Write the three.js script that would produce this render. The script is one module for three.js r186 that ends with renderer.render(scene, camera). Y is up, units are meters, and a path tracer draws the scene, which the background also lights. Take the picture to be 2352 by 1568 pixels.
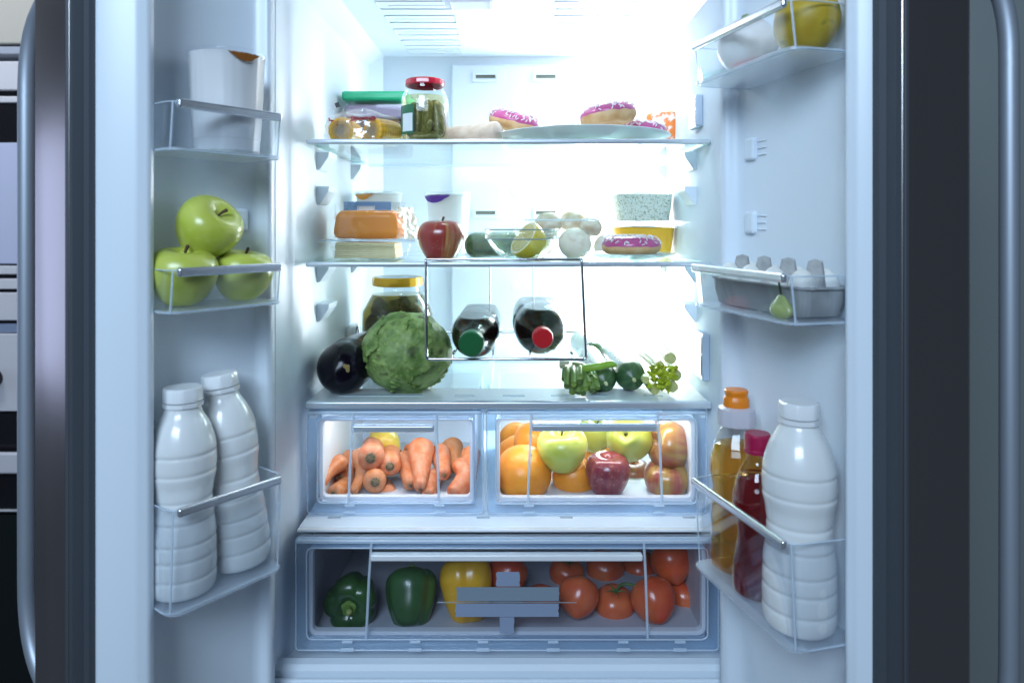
import * as THREE from 'three';
import { mergeGeometries, mergeVertices, toCreasedNormals } from 'three/addons/utils/BufferGeometryUtils.js';
import { ImprovedNoise } from 'three/addons/math/ImprovedNoise.js';
import { RoundedBoxGeometry } from 'three/addons/geometries/RoundedBoxGeometry.js';
import { RectAreaLightUniformsLib } from 'three/addons/lights/RectAreaLightUniformsLib.js';
import { FontLoader } from 'three/addons/loaders/FontLoader.js';
import { TextGeometry } from 'three/addons/geometries/TextGeometry.js';

// ---------------------------------------------------------------- camera, light, exposure
const F = 1600, CY = 1.46;                       // lens in picture units (2352 wide), eye height
const scene = new THREE.Scene();
const renderer = new THREE.WebGLRenderer({ antialias: true });
renderer.setSize(1024, 682);
renderer.toneMapping = THREE.LinearToneMapping;
renderer.toneMappingExposure = 1.1;
renderer.shadowMap.enabled = true;
RectAreaLightUniformsLib.init();
const camera = new THREE.PerspectiveCamera(2 * Math.atan(784 / F) * 180 / Math.PI, 2352 / 1568, 0.02, 50);
camera.position.set(0, CY, 0);
camera.lookAt(0, CY, -1);
camera.setViewOffset(2352, 1568, 0, 264, 2352, 1568);
camera.focus = 1.14;
camera.userData.fStop = 5;
scene.background = new THREE.Color().setRGB(0.040, 0.048, 0.064);   // dim room around the fridge

function areaLight(name, w, h, pos, target, rgb, power) {
  const l = new THREE.RectAreaLight(new THREE.Color().setRGB(...rgb), power, w, h);
  l.name = name; l.position.set(...pos); l.lookAt(...target); scene.add(l); return l;
}
// soft room lamp behind the camera
areaLight('room_light', 1.2, 0.8, [-0.55, CY + 1.05, 1.3], [0, CY - 0.1, -1], [0.62, 0.80, 1.0], 18);

// ---------------------------------------------------------------- helpers
const wx = (px, z) => (px - 1176) * z / F, wy = (py, z) => CY + (520 - py) * z / F;
const V = (px, py, z) => new THREE.Vector3(wx(px, z), wy(py, z), -z);
const v3 = (x, y, z) => new THREE.Vector3(x, y, z);
let seed = 12345;
const rnd = () => { seed |= 0; seed = seed + 0x6D2B79F5 | 0; let t = Math.imul(seed ^ seed >>> 15, 1 | seed); t = t + Math.imul(t ^ t >>> 7, 61 | t) ^ t; return ((t ^ t >>> 14) >>> 0) / 4294967296; };
const rr = (a, b) => a + (b - a) * rnd();
const IN = new ImprovedNoise();
const n3 = (x, y, z) => IN.noise(x + 31.7, y + 17.3, z + 53.1);
const fbm = (x, y, z) => n3(x, y, z) * 0.55 + n3(x * 2.1, y * 2.1, z * 2.1) * 0.28 + n3(x * 4.3, y * 4.3, z * 4.3) * 0.17;
const clamp = (x, a = 0, b = 1) => Math.min(b, Math.max(a, x));
const sst = (a, b, x) => { const t = clamp((x - a) / (b - a)); return t * t * (3 - 2 * t); };
const mix = (a, b, t) => a + (b - a) * t;
const mix3 = (a, b, t) => [mix(a[0], b[0], t), mix(a[1], b[1], t), mix(a[2], b[2], t)];
const C = (hex) => { const c = new THREE.Color(hex); return [c.r, c.g, c.b]; };
const used = {};
function numbered(n) { if (used[n] === undefined) { used[n] = 0; return n; } used[n]++; return n + '_' + String(used[n]).padStart(3, '0'); }
function mesh(name, geo, mat, parent) {
  const m = new THREE.Mesh(geo, mat); m.name = name; m.castShadow = true; m.receiveShadow = true;
  if (parent) parent.add(m);
  return m;
}
function thing(name, label, category, pos = [0, 0, 0], group) {
  const o = new THREE.Group(); o.name = numbered(name); scene.add(o);
  if (pos.isVector3) o.position.copy(pos); else o.position.set(...pos);
  o.userData = { label, category }; if (group) o.userData.group = group;
  return o;
}
function single(name, geo, mat, label, category, group, pos) {
  const m = mesh(numbered(name), geo, mat, scene); m.userData = { label, category }; if (group) m.userData.group = group;
  if (pos) { if (pos.isVector3) m.position.copy(pos); else m.position.set(...pos); }
  return m;
}
function struct(name, geo, mat) { const m = mesh(numbered(name), geo, mat, scene); m.userData = { kind: 'structure' }; return m; }
const M = (o) => { const p = { ...o }; if (Array.isArray(p.color)) p.color = new THREE.Color().setRGB(...p.color); return new THREE.MeshPhysicalMaterial(p); };
const VC = (rough, o = {}) => M({ color: [1, 1, 1], vertexColors: true, roughness: rough, ...o });

// closed skin over a grid of rings; rows of points, wrapped round
function skin(rows, ring, colors) {
  const n = rows.length, pos = [], idx = [];
  for (const r of rows) for (const p of r) pos.push(p.x, p.y, p.z);
  for (let i = 0; i < n - 1; i++) for (let j = 0; j < ring; j++) {
    const a = i * ring + j, b = i * ring + (j + 1) % ring, c = a + ring, d = b + ring;
    idx.push(a, c, b, b, c, d);
  }
  const g = new THREE.BufferGeometry();
  g.setAttribute('position', new THREE.Float32BufferAttribute(pos, 3));
  if (colors) g.setAttribute('color', new THREE.Float32BufferAttribute(colors, 3));
  g.setIndex(idx); g.computeVertexNormals();
  return g;
}
function sweep(pts, rad, o = {}) {
  const seg = o.seg || 36, ring = o.ring || 20, curve = new THREE.CatmullRomCurve3(pts), fr = curve.computeFrenetFrames(seg, false);
  const rows = [], col = o.col ? [] : null;
  for (let i = 0; i <= seg; i++) {
    const t = i / seg, c = curve.getPointAt(t), row = [];
    for (let j = 0; j < ring; j++) {
      const a = j / ring * Math.PI * 2, r = rad(t, a);
      const p = c.clone().addScaledVector(fr.normals[i], Math.cos(a) * r * (o.sx || 1)).addScaledVector(fr.binormals[i], Math.sin(a) * r * (o.sy || 1));
      row.push(p); if (col) col.push(...o.col(t, a, p));
    }
    rows.push(row);
  }
  return skin(rows, ring, col);
}
const ends = (t, e0, e1) => (t < e0 ? Math.sqrt(Math.max(0, 1 - ((e0 - t) / e0) ** 2)) : t > 1 - e1 ? Math.sqrt(Math.max(0, 1 - ((t - 1 + e1) / e1) ** 2)) : 1);
function tube(pts, r, o = {}) {           // round wire through points (straight pieces unless smooth)
  const path = o.smooth ? new THREE.CatmullRomCurve3(pts, !!o.closed) : (() => { const c = new THREE.CurvePath(); for (let i = 0; i < pts.length - 1; i++) c.add(new THREE.LineCurve3(pts[i], pts[i + 1])); if (o.closed) c.add(new THREE.LineCurve3(pts[pts.length - 1], pts[0])); return c; })();
  return new THREE.TubeGeometry(path, o.seg || 24, r, o.ring || 8, !!o.closed);
}
function bend(pts, r, n = 6) {            // polyline with rounded corners
  const out = [pts[0]];
  for (let i = 1; i < pts.length - 1; i++) {
    const a = pts[i - 1].clone().sub(pts[i]), b = pts[i + 1].clone().sub(pts[i]);
    const ra = Math.min(r, a.length() / 2), rb = Math.min(r, b.length() / 2);
    const p = pts[i].clone().addScaledVector(a.normalize(), ra), q = pts[i].clone().addScaledVector(b.normalize(), rb);
    const c = new THREE.QuadraticBezierCurve3(p, pts[i], q);
    for (let k = 0; k <= n; k++) out.push(c.getPoint(k / n));
  }
  out.push(pts[pts.length - 1]); return out;
}
function wire(pts, r, closed, ring = 8) {  // polyline tube that keeps its corners
  const n = pts.length, rows = [], m = closed ? n + 1 : n;
  let up = v3(0.31, 0.87, 0.38).normalize();
  for (let i = 0; i < m; i++) {
    const p = pts[i % n], a = closed ? pts[(i - 1 + n) % n] : pts[Math.max(0, i - 1)], b = closed ? pts[(i + 1) % n] : pts[Math.min(n - 1, i + 1)];
    const t = b.clone().sub(a).normalize(), s = t.clone().cross(up).normalize(), w = s.clone().cross(t);
    rows.push(Array.from({ length: ring }, (_, j) => { const g = j / ring * Math.PI * 2; return p.clone().addScaledVector(s, Math.cos(g) * r).addScaledVector(w, Math.sin(g) * r); }));
  }
  return skin(rows, ring);
}
function revolve(prof, o = {}) {
  let pts = prof;
  if (o.smooth !== false && !o.sharp) {
    const c = new THREE.CatmullRomCurve3(prof.map(([r, y]) => v3(r, y, 0)), false, 'centripetal');
    pts = c.getSpacedPoints(o.n || 40).map((p) => [Math.max(0, p.x), p.y]);
  }
  const ring = o.ring || 40, rows = [], col = o.col ? [] : null;
  pts.forEach(([r, y], i) => {
    const row = [], t = i / (pts.length - 1);
    for (let j = 0; j < ring; j++) {
      const a = j / ring * Math.PI * 2; let p = v3(Math.cos(a) * r, y, -Math.sin(a) * r);
      if (o.def) p = o.def(p, a, t) || p;
      row.push(p); if (col) col.push(...o.col(p, a, t));
    }
    rows.push(row);
  });
  rows.reverse();
  if (col) { const w = ring * 3, n = rows.length, c2 = []; for (let i = n - 1; i >= 0; i--) c2.push(...col.slice(i * w, i * w + w)); col.splice(0, col.length, ...c2); }
  const g = skin(rows, ring, col);
  return o.crease ? toCreasedNormals(g, o.crease) : g;
}
const tr = (g, x, y, z) => g.translate(x, y, z);
const box = (x0, x1, y0, y1, z0, z1, r = 0) => { const w = Math.abs(x1 - x0), h = Math.abs(y1 - y0), d = Math.abs(z1 - z0); const g = r ? new RoundedBoxGeometry(w, h, d, 2, Math.min(r, w / 2.01, h / 2.01, d / 2.01)) : new THREE.BoxGeometry(w, h, d); return g.translate((x0 + x1) / 2, (y0 + y1) / 2, (z0 + z1) / 2); };
const join = (...gs) => { const l = gs.flat().map((g) => { g = g.index ? g.toNonIndexed() : g; for (const k of Object.keys(g.attributes)) if (k !== 'position' && k !== 'normal') g.deleteAttribute(k); return g; }); return mergeGeometries(l); };
function extrudeY(pts, y0, y1, s = 1, crease = 0.6) {   // section (a, h) carried up from y0 to y1
  const sh = new THREE.Shape(pts.map(([a, h]) => new THREE.Vector2(s * a, -h)));
  const g = new THREE.ExtrudeGeometry(sh, { depth: y1 - y0, bevelEnabled: false }).rotateX(-Math.PI / 2).translate(0, y0, 0);
  return crease ? toCreasedNormals(g, crease) : g;
}
function rrShape(w, h, r) {
  const s = new THREE.Shape(), x = -w / 2, y = -h / 2;
  s.moveTo(x + r, y); s.lineTo(x + w - r, y); s.quadraticCurveTo(x + w, y, x + w, y + r); s.lineTo(x + w, y + h - r); s.quadraticCurveTo(x + w, y + h, x + w - r, y + h);
  s.lineTo(x + r, y + h); s.quadraticCurveTo(x, y + h, x, y + h - r); s.lineTo(x, y + r); s.quadraticCurveTo(x, y, x + r, y); return s;
}
function frame(w, h, r, t, d, bevel = 0) {    // rounded picture-frame ring, front face at +z
  const s = rrShape(w, h, r), i = rrShape(w - 2 * t, h - 2 * t, Math.max(0.001, r - t * 0.6)); s.holes.push(i);
  return new THREE.ExtrudeGeometry(s, { depth: d, bevelEnabled: bevel > 0, bevelSize: bevel, bevelThickness: bevel, bevelSegments: 2, curveSegments: 6 });
}
const rrLoop = (w, h, r, z = 0) => rrShape(w, h, r).getPoints(5).slice(0, -1).map((p) => v3(p.x, p.y, z));
function aim(o, dir) { o.quaternion.setFromUnitVectors(v3(0, 1, 0), dir.clone().normalize()); return o; }
function tex(w, h, fn, srgb) {
  const d = new Uint8Array(w * h * 4);
  for (let y = 0; y < h; y++) for (let x = 0; x < w; x++) { const c = fn(x / w, y / h, x, y), i = (y * w + x) * 4; for (let k = 0; k < 3; k++) d[i + k] = clamp(Array.isArray(c) ? c[k] : c) * 255; d[i + 3] = 255; }
  const t = new THREE.DataTexture(d, w, h); t.wrapS = t.wrapT = THREE.RepeatWrapping; t.magFilter = THREE.LinearFilter; if (srgb) t.colorSpace = THREE.SRGBColorSpace; t.needsUpdate = true; return t;
}

// ---------------------------------------------------------------- materials
const streak = tex(64, 512, (u, v, x, y) => 0.5 + 0.5 * n3(u * 2, y * 0.61, 3.3) * 0.8 + 0.2 * n3(u * 9, y * 0.9, 8));
const streakH = streak.clone(); streakH.repeat.set(3, 6); streakH.needsUpdate = true;
const mat = {
  liner: M({ color: [0.75, 0.83, 0.91], roughness: 0.34 }),
  frameGrey: M({ color: [0.42, 0.48, 0.55], roughness: 0.4, metalness: 0.3 }),
  steel: M({ color: [0.46, 0.45, 0.45], roughness: 0.30, metalness: 1, bumpMap: streakH, bumpScale: 0.00004 }),
  handle: M({ color: [0.40, 0.45, 0.52], roughness: 0.48, metalness: 0.6 }),
  gasket: M({ color: [0.055, 0.065, 0.08], roughness: 0.6 }),
  gasketPale: M({ color: [0.30, 0.36, 0.44], roughness: 0.5 }),
  silver: M({ color: [0.78, 0.81, 0.85], roughness: 0.26, metalness: 0.85 }),
  trim: M({ color: [0.60, 0.66, 0.73], roughness: 0.28, metalness: 0.5 }),
  chrome: M({ color: [0.62, 0.64, 0.67], roughness: 0.13, metalness: 1 }),
  clear: M({ color: [0.985, 0.99, 1.0], roughness: 0.03, transmission: 1, thickness: 0, ior: 1.49, specularIntensity: 0.6 }),
  clearBin: M({ color: [0.965, 0.98, 0.995], roughness: 0.05, transmission: 1, thickness: 0, ior: 1.55 }),
  binBase: M({ color: [0.90, 0.94, 0.98], roughness: 0.35, transmission: 0.82, thickness: 0, ior: 1.5 }),
  glassPane: M({ color: [0.90, 0.97, 0.95], roughness: 0.02, transmission: 1, thickness: 0, ior: 1.5 }),
  glassEdge: M({ color: [0.30, 0.62, 0.55], roughness: 0.15, transmission: 0.5, thickness: 0 }),
  edge: M({ color: [0.80, 0.89, 0.97], roughness: 0.2, transmission: 0.52, thickness: 0, ior: 1.6 }),
  band: M({ color: [0.80, 0.90, 0.99], roughness: 0.12, transmission: 0.90, thickness: 0, ior: 1.5 }),
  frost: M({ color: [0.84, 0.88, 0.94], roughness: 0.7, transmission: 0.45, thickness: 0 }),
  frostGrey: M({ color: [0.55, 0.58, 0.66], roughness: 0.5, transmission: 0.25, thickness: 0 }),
  white: M({ color: [0.80, 0.82, 0.83], roughness: 0.4 }),
  whiteGloss: M({ color: [0.82, 0.84, 0.86], roughness: 0.22, clearcoat: 0.4, clearcoatRoughness: 0.1 }),
  milk: M({ color: [0.78, 0.80, 0.80], roughness: 0.25, clearcoat: 0.5, clearcoatRoughness: 0.08 }),
  porcelain: M({ color: [0.72, 0.78, 0.80], roughness: 0.12, clearcoat: 0.6 }),
  cup: M({ color: [0.80, 0.82, 0.84], roughness: 0.4, transmission: 0.22, thickness: 0 }),
  film: M({ color: [0.99, 0.99, 1], roughness: 0.06, transmission: 0.97, thickness: 0, ior: 1.6 }),
  filmHaze: M({ color: [0.94, 0.97, 0.96], roughness: 0.16, transmission: 0.88, thickness: 0, ior: 1.5 }),
  bottleShell: M({ color: [0.97, 0.98, 0.98], roughness: 0.03, transmission: 1, thickness: 0, ior: 1.4, specularIntensity: 0.3 }),
  glass: M({ color: [0.97, 0.99, 0.98], roughness: 0.02, transmission: 1, thickness: 0, ior: 1.52 }),
  brine: M({ color: [0.90, 0.86, 0.50], roughness: 0.04, transmission: 0.96, thickness: 0, ior: 1.34 }),
  black: M({ color: [0.012, 0.012, 0.016], roughness: 0.2 }),
  dark: M({ color: [0.03, 0.035, 0.045], roughness: 0.5 }),
  slot: M({ color: [0.16, 0.17, 0.14], roughness: 0.6 }),
};

// ---------------------------------------------------------------- the refrigerator body
const XL0 = -0.341, XR0 = 0.321, XL1 = -0.318, XR1 = 0.306, ZF = 1.0, ZB = 1.61, YC = CY + 0.3925, YFL = CY - 0.634;
const fridge = thing('refrigerator', 'large stainless steel refrigerator with both doors open and a white lit interior', 'refrigerator');
mesh('side_wall', extrudeY([[XL0 - 0.004, -ZF], [XL0, -ZF - 0.004], [-0.3365, -1.045], [-0.3300, -1.056], [XL1 - 0.008, -ZB + 0.03], [XL1 + 0.02, -ZB], [XL1 + 0.02, -1.66], [-0.372, -1.66], [-0.372, -ZF]], YFL - 0.03, YC + 0.05), mat.liner, fridge);
mesh('side_wall', extrudeY([[XR0 + 0.004, -ZF], [XR0, -ZF - 0.004], [0.3165, -1.045], [0.3105, -1.056], [XR1 + 0.008, -ZB + 0.03], [XR1 - 0.02, -ZB], [XR1 - 0.02, -1.66], [0.372, -1.66], [0.372, -ZF]].reverse(), YFL - 0.03, YC + 0.05), mat.liner, fridge);
mesh('back_wall', box(-0.30, 0.288, YFL, YC + 0.02, -1.655, -ZB), mat.liner, fridge);
mesh('ceiling', join(box(-0.345, 0.325, YC, YC + 0.05, -1.65, -ZF)), mat.liner, fridge);
// sloping strip between ceiling and side walls
for (const s of [-1, 1]) {
  const xo = s < 0 ? -0.333 : 0.316, xi = s < 0 ? -0.294 : 0.277;
  const sh = new THREE.Shape([new THREE.Vector2(xo, -0.036), new THREE.Vector2(xo, 0.002), new THREE.Vector2(xi, 0.002)]);
  mesh('corner_strip', new THREE.ExtrudeGeometry(sh, { depth: 0.55, bevelEnabled: false }).translate(0, YC, -ZB), mat.liner, fridge);
}
// floor with a raised, rounded front lip
{
  const p = [[-ZF, -0.66], [-ZF, YFL - CY - 0.004], [-ZF - 0.006, YFL - CY + 0.002], [-ZF - 0.018, YFL - CY + 0.004], [-ZF - 0.028, YFL - CY - 0.002], [-ZF - 0.036, YFL - CY - 0.008], [-1.64, YFL - CY - 0.008], [-1.64, -0.66]];
  const sh = new THREE.Shape(p.map(([z, y]) => new THREE.Vector2(-z, y)));
  const g = toCreasedNormals(new THREE.ExtrudeGeometry(sh, { depth: 0.69, bevelEnabled: false }).rotateY(Math.PI / 2).translate(-0.355, CY, 0), 0.5);
  mesh('floor_tray', g, mat.liner, fridge);
}
// grey landing frame round the opening, outer cabinet, freezer drawer below
mesh('cabinet_shell', join(box(-0.40, -0.372, CY - 1.1, YC + 0.09, -1.7, -ZF - 0.002), box(0.372, 0.40, CY - 1.1, YC + 0.09, -1.7, -ZF - 0.002), box(-0.40, 0.40, YC + 0.05, YC + 0.09, -1.7, -ZF - 0.002), box(-0.372, 0.372, CY - 1.1, YC + 0.05, -1.7, -1.66)), mat.steel, fridge);
for (const [a, b] of [[-0.400, XL0 - 0.004], [XR0 + 0.004, 0.400]]) mesh('landing_frame', box(a, b, CY - 0.665, YC + 0.06, -ZF, -ZF + 0.004), mat.frameGrey, fridge);
for (const x of [-0.3495, -0.362]) mesh('frame_groove', box(x - 0.002, x + 0.002, CY - 0.66, YC + 0.05, -ZF + 0.004, -ZF + 0.0065, 0.0012), mat.gasketPale, fridge);
mesh('freezer_drawer_front', box(-0.395, 0.395, CY - 1.05, CY - 0.652, -ZF + 0.004, -ZF + 0.05, 0.008), mat.frameGrey, fridge);
mesh('sill_strip', box(-0.372, 0.372, CY - 0.651, CY - 0.6435, -ZF + 0.0045, -ZF + 0.012, 0.003), mat.liner, fridge);
// raised air-duct panel on the back wall
{
  const x0 = -0.1395, x1 = 0.149, w = x1 - x0, y0 = CY - 0.305, y1 = CY + 0.372;
  const p = mesh('duct_panel', tr(new RoundedBoxGeometry(w, y1 - y0, 0.016, 3, 0.005), (x0 + x1) / 2, (y0 + y1) / 2, -ZB + 0.005), mat.liner, fridge);
  for (const py of [176, 488, 800]) for (const px of [1115, 1253]) {
    const f = mesh('air_outlet', join(tr(frame(0.058, 0.022, 0.004, 0.005, 0.003, 0.0008), wx(px, 1.6), wy(py, 1.6) - 0.002, -ZB + 0.0135)), mat.liner, p);
    mesh('air_slot', box(wx(px - 22, 1.6), wx(px + 22, 1.6), wy(py + 4, 1.6), wy(py - 4, 1.6), -ZB + 0.013, -ZB + 0.0142), mat.slot, p);
  }
  for (const py of [240, 441, 658]) mesh('screw_cover', tr(new THREE.CylinderGeometry(0.009, 0.0095, 0.002, 24).rotateX(Math.PI / 2), wx(1183, 1.6), wy(py, 1.6), -ZB + 0.014), mat.liner, p);
  mesh('back_ledge', box(-0.28, 0.15, CY - 0.328, CY - 0.313, -ZB, -ZB + 0.03, 0.004), mat.liner, fridge);
}
// embossed rectangles in the ceiling
for (const [z, x0, x1] of [[1.236, -0.24, -0.097], [1.318, -0.238, -0.104], [1.405, -0.236, -0.106], [1.488, -0.235, -0.108], [1.562, -0.234, -0.112], [1.236, 0.075, 0.222], [1.318, 0.078, 0.22]]) {
  const w = x1 - x0;
  const e = mesh('ceiling_vent', tr(frame(w, 0.046, 0.006, 0.0025, 0.0006, 0.0004).rotateX(Math.PI / 2), (x0 + x1) / 2, YC - 0.0008, -z), mat.liner, fridge);
  mesh('vent_slot', tr(new RoundedBoxGeometry(w * 0.72, 0.0012, 0.009, 2, 0.0005), (x0 + x1) / 2, YC - 0.0003, -z - 0.004), mat.liner, e);
}
// ceiling lamp
{
  const l = mesh('ceiling_lamp', tr(new RoundedBoxGeometry(0.092, 0.034, 0.06, 4, 0.014), -0.0675, YC - 0.016, -1.135), M({ color: [0.7, 0.8, 0.95], roughness: 0.25, emissive: new THREE.Color().setRGB(0.35, 0.42, 0.55), emissiveIntensity: 0.5 }), fridge);
  mesh('lamp_rib', join(box(-0.10, -0.098, YC - 0.036, YC, -1.166, -1.104), box(-0.037, -0.035, YC - 0.036, YC, -1.166, -1.104)), mat.liner, l);
  areaLight('ceiling_lamp_light', 0.09, 0.05, [-0.0675, YC - 0.036, -1.135], [-0.0675, CY - 1, -1.16], [0.93, 0.97, 1.0], 24);
}
// tall light panels: right part of the back wall and right side wall
{
  const glow = M({ color: [0.9, 0.92, 0.95], roughness: 0.6, emissive: new THREE.Color().setRGB(1, 1, 1), emissiveIntensity: 1.25 });
  mesh('light_panel', box(0.157, 0.284, CY - 0.43, CY + 0.34, -ZB - 0.002, -ZB + 0.006, 0.003), glow, fridge);
  areaLight('light_panel_light', 0.12, 0.75, [0.2205, CY - 0.045, -ZB + 0.009], [0.2205, CY - 0.045, 0], [0.95, 0.98, 1.0], 36);
}
// shelf supports
function support(side, y, z, name = 'shelf_support') {
  const s = side < 0 ? 1 : -1, xw = (side < 0 ? mix(-0.3300, XL1 - 0.008, (z - 1.056) / 0.52) : mix(0.3105, XR1 + 0.008, (z - 1.056) / 0.52)) - s * 0.002;
  const sh = new THREE.Shape([new THREE.Vector2(0, 0), new THREE.Vector2(s * 0.021, 0), new THREE.Vector2(s * 0.020, -0.006), new THREE.Vector2(s * 0.006, -0.026), new THREE.Vector2(0, -0.028)]);
  mesh(name, new THREE.ExtrudeGeometry(sh, { depth: 0.05, bevelEnabled: true, bevelSize: 0.002, bevelThickness: 0.002, bevelSegments: 2 }).translate(xw, y, -z - 0.025), mat.liner, fridge);
}
for (const s of [-1, 1]) for (const y of [CY + 0.124, CY + 0.066, CY - 0.0655, CY - 0.132]) { support(s, y, 1.20); if (Math.abs(y - CY - 0.124) < 0.01 || Math.abs(y - CY + 0.0655) < 0.01) support(s, y, 1.44); }
// slotted odour filter on the left wall, two modules on the right wall
{
  const w = mesh('odour_filter', tr(new RoundedBoxGeometry(0.016, 0.046, 0.07, 4, 0.007), -0.320, wy(772, 1.40), -1.40), mat.white, fridge);
  for (let k = 0; k < 6; k++) { const a = k / 6 * Math.PI * 2; mesh('filter_slot', new THREE.BoxGeometry(0.001, 0.0035, 0.017).rotateX(a).translate(-0.3115, wy(772, 1.40) + Math.sin(a) * 0.0135, -1.40 + Math.cos(a) * 0.017), mat.dark, w); }
  for (const [py, h, z] of [[258, 0.052, 1.155], [815, 0.074, 1.115]]) {
    const m = mesh('wall_module', tr(new RoundedBoxGeometry(0.012, h, 0.05, 3, 0.003), 0.3045, wy(py, z), -z), M({ color: [0.45, 0.54, 0.66], roughness: 0.35 }), fridge);
    mesh('module_window', tr(new RoundedBoxGeometry(0.002, h * 0.42, 0.016, 2, 0.0008), 0.2985, wy(py, z) - h * 0.18, -z + 0.010), M({ color: py < 500 ? [0.5, 0.28, 0.25] : [0.10, 0.16, 0.18], roughness: 0.25 }), m);
    mesh('module_window', tr(new RoundedBoxGeometry(0.002, h * 0.34, 0.016, 2, 0.0008), 0.2985, wy(py, z) + h * 0.24, -z + 0.010), mat.white, m);
  }
}
// small piece of clear tape on the right-hand edge
mesh('tape_piece', box(0.3000, 0.3212, wy(517, 1.0), wy(488, 1.0), -ZF + 0.0045, -ZF + 0.0053), M({ color: [0.55, 0.56, 0.55], roughness: 0.15, transmission: 0.35, thickness: 0 }), fridge);

// ---------------------------------------------------------------- doors
const YB = CY - 0.70, YT = CY + 0.45;
function hingeFrame(o, side) { o.position.set(side * 0.36, 0, -1.0); o.rotation.y = side > 0 ? -75.4 * Math.PI / 180 : 52.8 * Math.PI / 180; return o; }
function door(side) {
  const s = side, L = side < 0, d = hingeFrame(new THREE.Group(), side); d.name = 'door'; fridge.add(d);
  const W = L ? 0.27 : 0.30, hi = L ? 0.058 : 0.046, ho = L ? -0.046 : -0.044, ln = mat.liner;
  const r = 0.008;
  mesh('door_shell', extrudeY([[-0.02, ho], [W - r, ho], [W - r * 0.3, ho + r * 0.3], [W, ho + r], [W, hi - 0.001], [W - 0.001, hi], [W - 0.03, hi], [W - 0.04, 0.0], [-0.02, 0.0]], YB, YT, s), mat.steel, d);
  // trim grooves on the free edge
  mesh('edge_trim', join(extrudeY([[W, hi - 0.008], [W + 0.0015, hi - 0.007], [W + 0.0015, hi - 0.004], [W, hi - 0.003]], YB, YT, s)), mat.gasket, d);
  // rubber seal, in two lips
  const ga = L ? 0.2575 : 0.2875;
  mesh('door_seal', join(extrudeY([[ga - 0.004, hi], [ga + 0.0125, hi], [ga + 0.0118, hi + 0.006], [ga + 0.004, hi + 0.009], [ga - 0.004, hi + 0.008]], YB, YT, s), extrudeY([[ga - 0.012, hi + 0.006], [ga + 0.002, hi + 0.008], [ga - 0.001, hi + 0.015], [ga - 0.012, hi + 0.016]], YB, YT, s)), mat.gasket, d);
  // moulded inner liner: flange, raised rim, recess, rim by the hinge
  const sec = L
    ? [[0.250, 0.005], [0.250, 0.076], [0.249, 0.0785], [0.2235, 0.102], [0.219, 0.1055], [0.213, 0.108], [0.207, 0.108], [0.203, 0.105], [0.200, 0.099], [0.197, 0.060], [0.192, 0.050], [0.182, 0.045], [0.045, 0.045], [0.038, 0.047], [0.034, 0.053], [0.032, 0.058], [0.028, 0.0605], [0.020, 0.059], [0.012, 0.05], [0.006, 0.02], [0.006, 0.005]]
    : [[0.286, 0.005], [0.286, 0.050], [0.284, 0.054], [0.272, 0.070], [0.268, 0.075], [0.263, 0.0775], [0.258, 0.0775], [0.2545, 0.075], [0.252, 0.070], [0.250, 0.060], [0.245, 0.0555], [0.236, 0.053], [0.045, 0.053], [0.036, 0.055], [0.029, 0.060], [0.026, 0.068], [0.022, 0.0755], [0.014, 0.077], [0.007, 0.072], [0.002, 0.04], [0.002, 0.005]];
  mesh('door_liner', extrudeY(sec, YB, YT, s, 0.9), ln, d);
  // bin lugs moulded in the recess
  const lug = (a, y) => { const l = mesh('bin_lug', tr(new RoundedBoxGeometry(0.020, 0.030, 0.010, 3, 0.004), s * a, y, L ? 0.047 : 0.055), ln, d); mesh('lug_rib', join(...[-0.009, 0, 0.009].map((k) => tr(new RoundedBoxGeometry(0.018, 0.002, 0.003, 1, 0.0008), s * (a + 0.022), y + k, L ? 0.0455 : 0.0535))), ln, l); };
  if (L) { lug(0.062, wy(505, 0.92)); }
  else { lug(0.055, wy(343, 0.935)); lug(0.055, wy(511, 0.935)); }
  // bar handle on the outside
  const ha = W - 0.018, hb = L ? -0.120 : -0.112, y0 = L ? CY - 0.57 : CY - 0.60, y1 = L ? CY + 0.29 : CY + 0.31;
  const path = bend([v3(s * (ha - 0.004), y0, ho), v3(s * ha, y0 + 0.055, hb), v3(s * ha, y1 - 0.055, hb), v3(s * (ha - 0.004), y1, ho)], 0.07, 10);
  mesh('door_handle', sweep(path, () => 0.0098, { seg: 120, ring: 20, sx: 1.0, sy: 1.0 }), mat.handle, d);
  return d;
}
const doorL = door(-1), doorR = door(1);
// moulded plastic code in the left door recess
{
  const font = await new FontLoader().loadAsync('fonts/droid/droid_sans_bold.typeface.json');
  const g = new TextGeometry('>HIPS<', { font, size: 0.013, depth: 0.0008, curveSegments: 3 }).translate(-0.185, CY - 0.463, 0.0449);
  mesh('moulded_code', g, mat.liner, doorL);
}

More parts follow.
